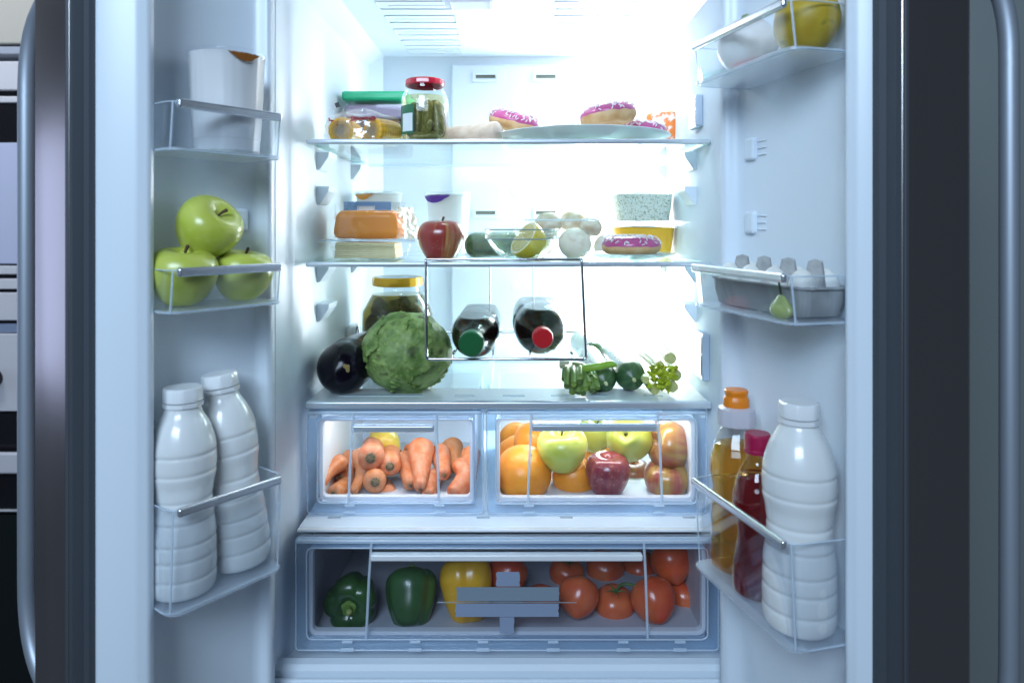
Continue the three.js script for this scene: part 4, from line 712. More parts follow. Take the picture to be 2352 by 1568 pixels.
{
  // tray of pale cheese slices
  const z = 1.165, t = thing('plastic_tray', 'ribbed clear plastic tray of pale cheese slices', 'tray', [wx(846, z), Y2, -z - 0.05]);
  const w0 = 0.128, w1 = 0.142, d0 = 0.10, d1 = 0.115, h = 0.032;
  const ring = (w, d, y, rib) => { const L = rrLoop(w, d, 0.018), out = []; const n = 160; const c = new THREE.CurvePath(); for (let i = 0; i < L.length; i++) c.add(new THREE.LineCurve3(L[i], L[(i + 1) % L.length])); for (let i = 0; i < n; i++) { const p = c.getPointAt(i / n), k = 1 + rib * Math.cos(i * 0.9); out.push(v3(p.x * k, y, p.y * k)); } return out; };
  const rows = [ring(w0 * 0.02, d0 * 0.02, 0.002, 0), ring(w0 * 0.9, d0 * 0.9, 0.001, 0), ring(w0 * 0.97, d0 * 0.97, 0.004, 0.002), ring(w0, d0, 0.009, 0.008), ring(w1 * 0.985, d1 * 0.985, h * 0.8, 0.008), ring(w1, d1, h * 0.92, 0), ring(w1 + 0.02, d1 + 0.014, h * 0.96, 0), ring(w1 + 0.024, d1 + 0.016, h, 0), ring(w1 + 0.022, d1 + 0.014, h + 0.001, 0)];
  mesh('tray_shell', skin(rows.reverse(), 160), mat.clear, t);
  mesh('tray_rim', wire(ring(w1 + 0.023, d1 + 0.015, h + 0.0004, 0).filter((_, i) => i % 2 === 0), 0.0013, true), mat.edge, t);
  for (let k = 0; k < 8; k++) {
    const g = new RoundedBoxGeometry(0.104 - k * 0.0006, 0.0031, 0.078, 3, 0.0012), p = g.attributes.position;
    for (let i = 0; i < p.count; i++) { const X_ = p.getX(i), w = sst(0.01, 0.05, X_); p.setY(i, p.getY(i) + 0.0016 * Math.sin(X_ * 120 + k * 0.25) * w - w * 0.0009 * k * (1 - Math.min(1, (X_ - 0.01) / 0.05) * 0.5) ); }
    g.computeVertexNormals();
    mesh('cheese_slice', g.translate(-0.008 + rr(-0.001, 0.001), 0.0045 + k * 0.0034, 0.004 + rr(-0.001, 0.001)), M({ color: mix3([0.78, 0.68, 0.38], [0.82, 0.74, 0.46], rnd()), roughness: 0.5 }), t);
  }
}
{
  // orange cheese block in clear film
  const z = 1.175, t = thing('cheese_block', 'orange cheese block sealed in clear film on the pale cheese tray', 'cheese', [wx(836, z), Y2 + 0.0335, -z - 0.045]);
  const g = new RoundedBoxGeometry(0.110, 0.050, 0.07, 6, 0.013), p = g.attributes.position;
  for (let i = 0; i < p.count; i++) { const X_ = p.getX(i), y = p.getY(i); p.setXYZ(i, X_ * (1 - 0.06 * (y / 0.025)), y + 0.0008 * n3(X_ * 30, y * 20, p.getZ(i) * 30) - (y > 0 ? 0.10 * X_ * X_ * 10 * 0.4 : 0), p.getZ(i)); }
  g.computeVertexNormals();
  mesh('cheese', g.translate(0, 0.0265, 0), M({ color: [0.84, 0.28, 0.008], roughness: 0.45, clearcoat: 0.15, clearcoatRoughness: 0.2 }), t);
  mesh('blue_label', tr(new RoundedBoxGeometry(0.084, 0.0155, 0.002, 2, 0.0009), -0.004, 0.0585, -0.001), M({ color: [0.13, 0.29, 0.56], roughness: 0.4 }), t);
  mesh('label_box', join(frame(0.031, 0.008, 0.0008, 0.001, 0.0006).translate(-0.006, 0.0545, 0.0004), box(-0.0195, 0.0075, 0.0508, 0.0570, 0.0004, 0.0008)), M({ color: [0.82, 0.83, 0.84], roughness: 0.5 }), t);
  // crumpled film: front skin with ridges, flared skirt behind
  const sheet = (f, n = 40, m = 26) => { const P = [], I = []; for (let i = 0; i <= n; i++) for (let j = 0; j <= m; j++) { const q = f(i / n, j / m); P.push(q.x, q.y, q.z); } for (let i = 0; i < n; i++) for (let j = 0; j < m; j++) { const a = i * (m + 1) + j; I.push(a, a + m + 1, a + 1, a + 1, a + m + 1, a + m + 2); } const q = new THREE.BufferGeometry(); q.setAttribute('position', new THREE.Float32BufferAttribute(P, 3)); q.setIndex(I); q.computeVertexNormals(); return q; };
  mesh('film', sheet((u, v) => { const x = mix(-0.062, 0.064, u), y = mix(0.001, 0.068, v); return v3(x, y - 0.006 * Math.abs(u - 0.5) * v, 0.0375 + 0.0008 * Math.abs(n3(u * 5, v * 3, 4)) - (v > 0.75 ? (v - 0.75) * 0.16 : 0)); }), mat.film, t);
  mesh('film_end', sheet((u, v) => v3(mix(0.055, 0.088, u) + 0.004 * n3(u * 4, v * 5, 1) - 0.014 * v * u, mix(0.002, 0.056, v), 0.03 - u * 0.05 + 0.006 * n3(u * 6, v * 7, 3)), 20, 24), M({ color: [0.95, 0.78, 0.62], roughness: 0.2, transmission: 0.7, thickness: 0 }), t);
  mesh('film_end', sheet((u, v) => v3(-mix(0.052, 0.066, u) + 0.003 * n3(u * 4, v * 5, 7), mix(0.002, 0.07, v * (0.8 + 0.2 * u)), 0.03 - u * 0.05 + 0.005 * n3(u * 6, v * 7, 8)), 20, 24), mat.film, t);
}
cucumber('film-wrapped cucumber behind the apple and the glass bowl', v3(wx(1075, 1.25), Y2 + 0.0235, -1.215), v3(wx(1220, 1.28), Y2 + 0.0235, -1.30), 0.0222, { sd: 22, filmFrom: -0.02 });
{
  const z = 1.145, t = thing('glass_bowl', 'clear glass bowl holding a lemon half', 'bowl', [wx(1198, z), Y2, -z]), R = 0.0612;
  const prof = [[0, 0.004], [0.020, 0.004], [0.034, 0.010], [0.046, 0.020], [0.0535, 0.030], [0.0565, 0.0345], [0.0582, 0.036], [0.0584, 0.0500], [0.0592, 0.0512], [0.0605, 0.0512], [R, 0.050], [R, 0.0362], [0.0588, 0.0345], [0.0555, 0.0290], [0.048, 0.019], [0.036, 0.008], [0.026, 0.002], [0.022, 0.0], [0.0, 0.0012]].reverse();
  mesh('bowl', revolve(prof, { smooth: false, ring: 72, crease: 0.7 }), mat.glass, t);
  mesh('rim_ring', join(wire(Array.from({ length: 60 }, (_, i) => v3(Math.cos(i / 60 * 6.28319) * 0.0600, 0.0512, Math.sin(i / 60 * 6.28319) * 0.0600)), 0.0011, true), wire(Array.from({ length: 60 }, (_, i) => v3(Math.cos(i / 60 * 6.28319) * 0.0606, 0.0362, Math.sin(i / 60 * 6.28319) * 0.0606)), 0.0011, true)), M({ color: [0.52, 0.62, 0.62], roughness: 0.1, transmission: 0.6, thickness: 0, ior: 1.6 }), t);
  // half lemon: peel, white pith, segmented flesh
  const l = thing('lemon_half', 'cut lemon half leaning in the glass bowl, flesh side up', 'lemon', V(1206, 549, z)); aim(l, v3(-0.80, 0.60, 0.42)); const r = 0.0315;
  mesh('peel', revolve([[0, -0.046], [0.006, -0.0445], [0.016, -0.036], [0.026, -0.022], [0.031, -0.008], [r, 0.003], [r - 0.0008, 0.004]], { n: 36, ring: 56, def: (p) => p.multiplyScalar(1 + 0.012 * n3(p.x * 260, p.y * 260, p.z * 260)), col: (p) => mix3([0.68, 0.50, 0.03], [0.80, 0.62, 0.07], clamp(0.5 + fbm(p.x * 50, p.y * 50, p.z * 50) * 1.5)) }), VC(0.35), l);
  mesh('pith', revolve([[r - 0.0008, 0.004], [r - 0.0045, 0.0042], [0, 0.0036]], { smooth: false, ring: 48 }), M({ color: [0.78, 0.76, 0.60], roughness: 0.6 }), l);
  for (let k = 0; k < 9; k++) { const a0 = k / 9 * 6.283 + 0.04, a1 = (k + 1) / 9 * 6.283 - 0.04, am = (a0 + a1) / 2, sh = new THREE.Shape(); sh.moveTo(Math.cos(am) * 0.003, Math.sin(am) * 0.003); for (let q = 0; q <= 5; q++) { const a = mix(a0, a1, q / 5); sh.lineTo(Math.cos(a) * 0.0262, Math.sin(a) * 0.0262); } mesh('segment', new THREE.ExtrudeGeometry(sh, { depth: 0.0008, bevelEnabled: true, bevelSize: 0.0005, bevelThickness: 0.0005, bevelSegments: 2 }).rotateX(-Math.PI / 2).translate(0, 0.0041, 0), M({ color: mix3([0.66, 0.56, 0.22], [0.74, 0.64, 0.30], rnd()), roughness: 0.3, transmission: 0.2, thickness: 0 }), l); }
}
{
  // mushrooms in a clear punnet
  const z0 = 1.245, z1 = 1.40, x0 = wx(1212, 1.25), x1 = wx(1408, 1.25);
  const t = thing('mushroom_punnet', 'clear plastic punnet full of mushrooms behind the glass bowl', 'punnet', [(x0 + x1) / 2, Y2, -(z0 + z1) / 2]), w = x1 - x0, d = z1 - z0;
  const ring = (a, b, y) => rrLoop(a, b, 0.018).map((p) => v3(p.x, y, p.y)), n = ring(1, 1, 0).length;
  mesh('shell', toCreasedNormals(skin([ring(0.01, 0.01, 0.0015), ring(w * 0.86, d * 0.86, 0.0015), ring(w * 0.93, d * 0.93, 0.008), ring(w, d, 0.066), ring(w + 0.010, d + 0.010, 0.0675), ring(w + 0.011, d + 0.011, 0.0655)].reverse(), n), 0.7), mat.clear, t);
  mesh('rim', wire(ring(w + 0.009, d + 0.009, 0.0678), 0.0014, true), mat.edge, t);
  const mush = (label, px, py, z, r, tilt, tan) => {
    const c = V(px, py, z); const o = thing('mushroom', label, 'mushroom', c, 'mushrooms in the punnet'); aim(o, v3(...tilt));
    const cc = (p, a) => { const f = fbm(p.x * 60 + px, p.y * 60, p.z * 60), sp = fbm(p.x * 150, p.y * 150 + px, p.z * 150) > 0.22 ? 0.35 : 0; return mix3(mix3([0.72, 0.67, 0.58], [0.50, 0.37, 0.24], clamp(tan + f * 1.3)), [0.42, 0.28, 0.16], sp * tan); };
    mesh('cap', revolve([[0, -0.30], [0.35, -0.36], [0.70, -0.42], [0.92, -0.30], [1.0, 0.0], [0.93, 0.38], [0.68, 0.70], [0.34, 0.87], [0, 0.91]].map(([a, b]) => [a * r, b * r]), { n: 36, ring: 44, def: (p, a) => v3(p.x * (1 + 0.05 * n3(Math.cos(a) + px, Math.sin(a), 1)), p.y, p.z * (1 + 0.05 * n3(Math.cos(a) + px, Math.sin(a), 1))), col: cc }), matte, o);
    mesh('stalk', sweep([v3(0, -r * 0.2, 0), v3(0, -r * 0.6, 0), v3(r * 0.04, -r * 0.92, 0)], (q, a) => r * (0.42 + 0.05 * q) * ends(q, 0.02, 0.15), { seg: 14, ring: 20, col: (q) => (q > 0.9 ? [0.42, 0.32, 0.2] : [0.66, 0.61, 0.52]) }), matte, o);
  };
  mush('white mushroom at the front of the punnet beside the lemon bowl', 1320, 560, 1.285, 0.0300, [0.1, 0.55, 0.8], 0.06);
  mush('white mushroom at the front of the punnet nearest the saucer', 1393, 568, 1.290, 0.0245, [0.3, 0.6, 0.7], 0.05);
  mush('tan mushroom on the punnet top above the lemon', 1260, 517, 1.31, 0.0265, [-0.2, 0.9, 0.3], 0.45);
  mush('tan mushroom standing up highest in the middle of the punnet', 1316, 514, 1.335, 0.0270, [0.1, 1, 0.1], 0.6);
  mush('tan mushroom on the punnet top beside the herb tub', 1356, 522, 1.300, 0.0215, [0.4, 0.8, 0.4], 0.4);
  mush('brownish mushroom low behind the lemon bowl', 1240, 566, 1.33, 0.026, [0, 0.9, 0.4], 0.3);
}
{
  // two stacked clear tubs
  const z = 1.36, x = wx(1472, z), g = 'stacked deli tubs';
  const box2 = (label, y, w, h, cont, fill, name) => {
    const t = thing(name, label, 'tub', [x, y, -z], g), d = w * 0.86;
    const ring = (a, b, yy, r = 0.016) => rrLoop(a, b, r).map((p) => v3(p.x, yy, p.y)), n = ring(1, 1, 0).length;
    mesh('shell', toCreasedNormals(skin([ring(0.01, 0.01, 0.001), ring(w * 0.88, d * 0.88, 0.001), ring(w * 0.91, d * 0.91, 0.005), ring(w, d, h * 0.9), ring(w + 0.006, d + 0.006, h * 0.905)].reverse(), n), 0.6), mat.clear, t);
    mesh('contents', toCreasedNormals(skin([ring(0.01, 0.01, 0.003), ring(w * 0.85, d * 0.85, 0.003), ring(w * 0.885, d * 0.885, 0.007), ring(mix(w * 0.91, w, fill) - 0.004, mix(d * 0.91, d, fill) - 0.004, h * 0.9 * fill), ring(0.01, 0.01, h * 0.9 * fill + 0.002)].reverse(), n), 0.6), cont, t);
    mesh('lid', join(tr(new RoundedBoxGeometry(w + 0.008, h * 0.075, d + 0.008, 3, 0.002), 0, h * 0.94, 0)), mat.filmHaze, t);
    mesh('lid_rim', wire(ring(w + 0.009, d + 0.009, h * 0.90), 0.0012, true), mat.edge, t);
    return t;
  };
  const yel = box2('clear tub of yellow spread under the herb tub', Y2, 0.117, 0.063, M({ color: [0.80, 0.44, 0.015], roughness: 0.5 }), 0.96, 'spread_tub');
  const herbTex = tex(256, 256, (u, v) => { const a = fbm(u * 26, v * 26, 3), b = fbm(u * 14 + 9, v * 14, 8), c = n3(u * 60, v * 60, 5); let k = [0.90, 0.92, 0.88]; if (b > 0.2) k = [0.78, 0.79, 0.68]; if (a > 0.26) k = [0.52, 0.58, 0.52]; if (c > 0.45) k = [0.36, 0.42, 0.40]; return k; }, true);
  const hb = box2('clear tub of herb-flecked white salad on the yellow tub', Y2 + 0.0635, 0.113, 0.062, M({ color: [1, 1, 1], roughness: 0.6, map: herbTex }), 0.97, 'salad_tub');
  // give the salad a real-size uv
  const cm = hb.children.find((c) => c.name === 'contents').geometry, P = cm.attributes.position, uv = []; for (let i = 0; i < P.count; i++) uv.push((P.getX(i) + P.getZ(i) * 0.7) / 0.09, (P.getY(i) + P.getZ(i) * 0.5) / 0.09); cm.setAttribute('uv', new THREE.Float32BufferAttribute(uv, 2));
}
// ---------------------------------------------------------------- doughnuts and plates
function plate(label, x, z, y, r, h, m) {
  const t = thing('plate', label, 'plate', [x, y, -z]);
  mesh('dish', revolve([[0, 0.0035], [r * 0.55, 0.0035], [r * 0.64, 0.006], [r * 0.97, h * 0.95], [r, h], [r * 1.004, h * 0.97], [r * 0.98, h * 0.84], [r * 0.70, 0.004], [r * 0.62, 0.0008], [r * 0.56, 0.0], [r * 0.53, 0.001], [0, 0.0015]].reverse(), { smooth: false, ring: 90, crease: 0.7 }), m, t);
  return t;
}
const dough = (p, a) => { const f = fbm(p.x * 60, p.y * 60, p.z * 60); return mix3([0.52, 0.29, 0.11], [0.66, 0.46, 0.25], clamp(0.5 + f * 1.4)); };
function doughnut(label, c, R, h, up, sd, group = 'pink doughnuts') {
  const t = thing('doughnut', label, 'doughnut', c, group); aim(t, up); t.rotateY(sd);
  const tubeR = R * 0.40, ringR = R - tubeR, ky = h / 2 / tubeR;
  const torus = (f0, f1, off, colf, wavy) => {
    const n = 34, ring = 72, rows = [], col = [];
    for (let i = 0; i <= n; i++) { const row = []; for (let j = 0; j < ring; j++) { const a = j / ring * Math.PI * 2; let lo = f0, hi = f1; if (wavy) { lo = f0 + 0.16 * n3(Math.cos(a) * 3 + sd, Math.sin(a) * 3, 1); } const q = mix(lo, hi, i / n), rr2 = tubeR + off * (wavy ? Math.sqrt(Math.sin(Math.PI * i / n)) : 1), k = 1 + 0.03 * n3(Math.cos(a) * 2 + sd, Math.sin(a) * 2, Math.cos(q)); const p = v3(Math.cos(a) * (ringR + Math.cos(q) * rr2 * k), Math.sin(q) * rr2 * ky * (Math.sin(q) > 0 ? 1.05 : 0.92), -Math.sin(a) * (ringR + Math.cos(q) * rr2 * k)); row.push(p); col.push(...colf(p, a)); } rows.push(row); }
    return skin(rows.reverse(), ring, (() => { const w = ring * 3, o = []; for (let i = n; i >= 0; i--) o.push(...col.slice(i * w, i * w + w)); return o; })());
  };
  mesh('dough', torus(-Math.PI, Math.PI, 0, (p, a) => { const q = Math.abs(p.y) / (h / 2); return dough(p, a); }), matte, t);
  mesh('icing', torus(0.12, Math.PI - 0.25, 0.0012, (p) => mix3([0.44, 0.06, 0.22], [0.52, 0.10, 0.28], clamp(0.5 + fbm(p.x * 50, p.y * 50, p.z * 50))), true), VC(0.3, { clearcoat: 0.3 }), t);
  const parts = []; let s0 = seed; seed = 99 + Math.round(sd * 100);
  for (let k = 0; k < 260; k++) { const a = rr(0, 6.283), q = rr(0.28, Math.PI - 0.5), rr2 = tubeR + 0.0030, p = v3(Math.cos(a) * (ringR + Math.cos(q) * rr2), Math.sin(q) * (rr2 + 0.0006) * ky * 1.05, -Math.sin(a) * (ringR + Math.cos(q) * rr2)), nrm = v3(Math.cos(a) * Math.cos(q), Math.sin(q), -Math.sin(a) * Math.cos(q)).normalize(), d = nrm.clone().cross(v3(rr(-1, 1), rr(-1, 1), rr(-1, 1))).normalize(); const g = new THREE.CapsuleGeometry(0.0009, 0.0046, 2, 6); g.applyQuaternion(new THREE.Quaternion().setFromUnitVectors(v3(0, 1, 0), d)); parts.push(g.translate(p.x, p.y, p.z)); }
  seed = s0;
  const sp = mesh('sprinkle', join(parts), M({ color: [0.80, 0.76, 0.78], roughness: 0.5 }), t); sp.userData = { kind: 'stuff' };
  return t;
}
{
  const z = 1.265;
  plate('large white plate of pink doughnuts on the upper glass shelf', wx(1334, z), z, Y1, 0.160, 0.0285, mat.porcelain);
  doughnut('pink sprinkled doughnut tilted over the edge of the large plate', V(1182, 284, 1.285), 0.0490, 0.034, v3(0.26, 1, 0.10), 0.6);
  doughnut('pink sprinkled doughnut stacked highest on the large plate', V(1397, 268, 1.195), 0.0485, 0.032, v3(-0.14, 1, -0.04), 2.0);
  doughnut('pink doughnut lying low in the middle of the large plate', v3(wx(1300, 1.27), Y1 + 0.033, -1.285), 0.043, 0.028, v3(0, 1, 0.02), 3.1);
  doughnut('pink doughnut on the plate beside the carrot salad jar', v3(wx(1482, 1.24), Y1 + 0.036, -1.255), 0.041, 0.028, v3(0.15, 1, 0), 4.4);
  plate('small glass saucer under a single pink doughnut', wx(1446, 1.16), 1.16, Y2, 0.076, 0.0125, M({ color: [0.75, 0.84, 0.86], roughness: 0.08, transmission: 0.4, thickness: 0, ior: 1.5 }));
  doughnut('single pink sprinkled doughnut on the small saucer', v3(wx(1452, 1.15), Y2 + 0.0225, -1.16), 0.0485, 0.031, v3(0, 1, 0.02), 5.2);
}
// ---------------------------------------------------------------- upper shelf
{
  // gherkin jar with red lid
  const z = 1.155, x = wx(976, z), r = 0.0387, t = thing('pickle_jar', 'gherkin jar with a red lid and a green label', 'jar', [x, Y1, -z]);
  const prof = [[0, 0.001], [r * 0.90, 0.001], [r * 0.985, 0.004], [r, 0.010], [r, 0.072], [r * 0.985, 0.078], [r * 0.90, 0.086], [r * 0.84, 0.0905], [r * 0.825, 0.094], [r * 0.825, 0.103]];
  mesh('glass', revolve(prof, { n: 60, ring: 56 }), mat.glass, t);
  mesh('brine', revolve(prof.slice(0, 6).map(([a, b], i) => [Math.max(0, a - 0.002), b + (i < 3 ? 0.002 : 0)]).concat([[r * 0.90, 0.080], [0, 0.080]]), { smooth: false, ring: 48, crease: 0.5 }), M({ color: [0.95, 0.92, 0.72], roughness: 0.02, transmission: 0.98, thickness: 0, ior: 1.34 }), t);
  mesh('lid', revolve([[0.031, 0.0975], [0.0325, 0.098], [0.0330, 0.1000], [0.0330, 0.1055], [0.0322, 0.1075], [0.0305, 0.1085], [0.028, 0.1082], [0, 0.1080]], { smooth: false, ring: 64, crease: 0.5 }), M({ color: [0.50, 0.012, 0.035], roughness: 0.25, clearcoat: 0.5 }), t);
  const patch = (a0, a1, y0, y1, rad, m, name) => { const n = 14, P = [], I = []; for (let i = 0; i <= n; i++) { const a = mix(a0, a1, i / n); for (const [rd, y] of [[rad, y0], [rad, y1]]) P.push(Math.cos(a) * rd, y, Math.sin(a) * rd); } for (let i = 0; i < n; i++) I.push(i * 2, i * 2 + 1, i * 2 + 2, i * 2 + 1, i * 2 + 3, i * 2 + 2); const g = new THREE.BufferGeometry(); g.setAttribute('position', new THREE.Float32BufferAttribute(P, 3)); g.setIndex(I); g.computeVertexNormals(); return mesh(name, g, m, t); };
  patch(1.92, 3.6, 0.016, 0.063, r + 0.0006, M({ color: [0.03, 0.16, 0.075], roughness: 0.5, side: THREE.DoubleSide }), 'green_label');
  patch(1.97, 2.56, 0.020, 0.049, r + 0.0014, M({ color: [0.72, 0.76, 0.80], roughness: 0.5, side: THREE.DoubleSide }), 'white_panel');
  const gg = 'gherkins in the red lidded jar';
  [[0.004, 0.040, 0.020, 0.12, 1, 0.1, 0.066, 0.0098], [0.020, 0.042, 0.016, -0.1, 1, -0.05, 0.064, 0.0105], [-0.012, 0.040, 0.012, 0.0, 1, 0.0, 0.06, 0.0105], [-0.022, 0.044, -0.008, 0.1, 1, 0, 0.06, 0.0100], [0.022, 0.044, -0.010, -0.1, 1, 0.1, 0.06, 0.0100], [0.0, 0.044, -0.018, 0, 1, 0, 0.06, 0.010], [0.002, 0.012, 0.0235, 1, 0.05, 0, 0.050, 0.0085], [0.008, 0.026, 0.0295, 0.3, 0.9, 0.3, 0.028, 0.0062]].forEach((q, i) => gherkin(v3(x + q[0], Y1 + q[1], -z + q[2]), v3(q[3], q[4], q[5]).normalize(), q[6], q[7], 'olive gherkin standing inside the red lidded jar', gg, i * 5.3 + 100));
}
{
  // food box with green lid
  const z = 1.36, x0 = wx(800, z), x1 = wx(948, z), t = thing('food_container', 'clear food box with a bright green lid and dark red contents', 'food container', [(x0 + x1) / 2, Y1, -z]), w = x1 - x0, h = 0.118;
  mesh('box', tr(new RoundedBoxGeometry(w * 0.96, h - 0.012, 0.11, 4, 0.012), 0, (h - 0.012) / 2, 0), mat.clear, t);
  mesh('contents', join(tr(new RoundedBoxGeometry(w * 0.91, 0.066, 0.10, 3, 0.010), 0, 0.036, 0)), M({ color: [0.045, 0.008, 0.014], roughness: 0.4 }), t);
  mesh('foam_layer', tr(new RoundedBoxGeometry(w * 0.91, 0.026, 0.10, 3, 0.005), 0, 0.083, 0), M({ color: [0.42, 0.36, 0.50], roughness: 0.6, transmission: 0.3, thickness: 0 }), t);
  mesh('lid', tr(new RoundedBoxGeometry(w, 0.018, 0.118, 4, 0.006), 0, h - 0.007, 0), M({ color: [0.01, 0.42, 0.20], roughness: 0.35 }), t);
}
{
  // corn cobs in a film bag
  const cob = (label, px, z, r, dir, len, sd) => {
    const c = v3(wx(px, z), Y1 + r * 1.03, -z), t = thing('corn_cob', label, 'corn cob', c, 'corn cobs in the film bag'); aim(t, dir);
    const kern = (p, a, q) => { const rows = 14, k = Math.abs(Math.sin(a * rows / 2)) * 0.5 + 0.5 * Math.abs(Math.sin(p.y / 0.0055 * Math.PI / 1)); return k; };
    mesh('kernels', revolve([[r * 0.80, 0], [r * 0.94, 0.001], [r, 0.006], [r, len - 0.006], [r * 0.9, len - 0.001], [r * 0.3, len]], { smooth: true, n: 60, ring: 112, def: (p, a, q) => { const k = 0.955 + 0.06 * kern(p, a, q); return v3(p.x * k, p.y, p.z * k); }, col: (p, a, q) => mix3([0.52, 0.25, 0.012], [0.80, 0.45, 0.025], clamp(kern(p, a, q) + 0.3 * fbm(p.x * 80, p.y * 80, p.z * 80))) }), VC(0.3, { clearcoat: 0.3 }), t);
    mesh('cut_face', revolve([[0, 0.0012], [r * 0.3, 0.0004], [r * 0.55, -0.0010], [r * 0.78, -0.0003], [r * 0.84, 0.0012]], { n: 24, ring: 64, def: (p, a, q) => { p.y += 0.0006 * n3(Math.cos(a) * 7 + sd, q * 6, Math.sin(a) * 7); return p; }, col: (p, a, q) => { const rr2 = Math.hypot(p.x, p.z) / r, f = fbm(p.x * 190 + sd, p.z * 190, 1); return mix3(mix3([0.27, 0.20, 0.12], [0.40, 0.24, 0.07], sst(0.3, 0.5, rr2 + f * 0.3)), [0.58, 0.30, 0.015], sst(0.58, 0.85, rr2 + f * 0.25)); } }), matte, t);
    return t;
  };
  cob('corn cob piece showing a round cut end, next to the side wall', 782, 1.130, 0.0216, v3(0.05, 0.02, -1), 0.06, 1);
  cob('corn cob piece in the bag beside the gherkin jar, its kernels showing', 853, 1.135, 0.0214, v3(0.55, 0.0, -0.84), 0.055, 7);
  // film bag with folds, red print and a black tag
  const t = thing('film_bag', 'crumpled clear film bag with red print round the corn cobs', 'plastic bag', [wx(826, 1.135), Y1, -1.135]);
  const bag = revolve([[0.056, 0.001], [0.0615, 0.008], [0.0625, 0.024], [0.060, 0.038], [0.050, 0.047], [0.034, 0.052], [0.016, 0.058], [0.004, 0.062]], { n: 50, ring: 110, def: (p, a, q) => { const k = 1 + 0.05 * n3(Math.cos(a) * 4, p.y * 50, Math.sin(a) * 4) + 0.035 * n3(Math.cos(a) * 12, p.y * 130, Math.sin(a) * 12); return v3(p.x * k * 1.02, p.y * (1 + 0.10 * n3(a * 1.5, q * 3, 1)) , p.z * k * 0.56 - 0.024 + 0.0); } });
  mesh('film', bag, mat.film, t);
  const flap = (x0, x1, y0, y1, z0, sd, m, name) => { const P = [], I = [], n = 26, k = 14; for (let i = 0; i <= n; i++) for (let j = 0; j <= k; j++) { const u = i / n, v = j / k; P.push(mix(x0, x1, u) + 0.003 * n3(u * 5, v * 6, sd), mix(y0, y1, v) * (1 - 0.25 * u * (sd % 2)) + 0.004 * n3(u * 5 + sd, v * 2, 1), z0 + 0.008 * n3(u * 6, v * 6, sd + 2)); } for (let i = 0; i < n; i++) for (let j = 0; j < k; j++) { const a = i * (k + 1) + j; I.push(a, a + k + 1, a + 1, a + 1, a + k + 1, a + k + 2); } const g = new THREE.BufferGeometry(); g.setAttribute('position', new THREE.Float32BufferAttribute(P, 3)); g.setIndex(I); g.computeVertexNormals(); return mesh(name, g, m, t); };
  flap(-0.058, 0.0, 0.040, 0.072, -0.028, 3, mat.film, 'bag_neck');
  const red = M({ color: [0.62, 0.05, 0.07], roughness: 0.35, transmission: 0.5, thickness: 0, side: THREE.DoubleSide });
  flap(-0.050, -0.026, 0.0375, 0.0415, 0.003, 5, red, 'red_print'); flap(-0.014, 0.028, 0.0385, 0.0445, 0.004, 8, red, 'red_print');
  mesh('black_tag', tr(new RoundedBoxGeometry(0.007, 0.008, 0.001, 1, 0.0004).rotateZ(0.35), -0.042, 0.068, -0.022), mat.dark, t);
}
{
  const t = single('white_sausage', sweep([v3(-0.058, -0.001, -0.02), v3(0, 0.001, 0), v3(0.052, 0.006, 0.022)], (q, a) => 0.0195 * ends(q, 0.12, 0.10) * (1 + 0.04 * n3(q * 7, Math.cos(a), Math.sin(a))), { seg: 44, ring: 30, col: (q, a) => mix3([0.48, 0.39, 0.31], [0.60, 0.52, 0.44], clamp(0.5 + fbm(q * 7, Math.cos(a) * 3, Math.sin(a) * 3) * 1.6)) }), satin, 'pale white sausage lying between the gherkin jar and the doughnuts', 'sausage', undefined, v3(wx(1085, 1.22), Y1 + 0.0245, -1.225));
  const P = [], I = [], n = 34, m = 14; for (let i = 0; i <= n; i++) for (let j = 0; j <= m; j++) { const u = i / n, v = j / m; P.push(mix(-0.062, 0.055, u), 0.0024 + 0.0035 * Math.abs(n3(u * 7, v * 5, 2)), mix(0.045, -0.05, v) + 0.002 * n3(u * 9, v, 1)); } for (let i = 0; i < n; i++) for (let j = 0; j < m; j++) { const a = i * (m + 1) + j; I.push(a, a + 1, a + m + 1, a + 1, a + m + 2, a + m + 1); }
  const g = new THREE.BufferGeometry(); g.setAttribute('position', new THREE.Float32BufferAttribute(P, 3)); g.setIndex(I); g.computeVertexNormals();
  single('wrapping_paper', g, M({ color: [0.74, 0.66, 0.64], roughness: 0.7, side: THREE.DoubleSide }), 'creased pale wrapping paper under the white sausage', 'paper', undefined, v3(wx(1080, 1.20), Y1, -1.205));
}
{
  // carrot salad jar
  const z = 1.37, x = wx(1528, z), r = 0.041, t = thing('salad_jar', 'clear tub of shredded carrot salad beside the doughnut plate', 'tub', [x, Y1, -z]);
  mesh('tub_wall', revolve([[0, 0.001], [r * 0.88, 0.001], [r * 0.92, 0.004], [r, 0.092], [r * 1.03, 0.093], [r * 1.03, 0.098], [r * 0.98, 0.099], [0, 0.0985]], { smooth: false, ring: 56, crease: 0.5 }), mat.glass, t);
  mesh('carrot_salad', revolve([[0, 0.003], [r * 0.86, 0.003], [r * 0.9, 0.006], [r * 0.975, 0.084], [r * 0.8, 0.088], [0, 0.090]], { smooth: true, n: 60, ring: 90, def: (p, a) => { const k = 1 - 0.03 * Math.abs(n3(p.x * 130, p.y * 130, p.z * 130)); return v3(p.x * k, p.y, p.z * k); }, col: (p) => { const f = fbm(p.x * 70, p.y * 70, p.z * 70); return mix3([0.80, 0.22, 0.03], [0.82, 0.70, 0.62], sst(0.0, 0.14, f)); } }), VC(0.4), t);
}

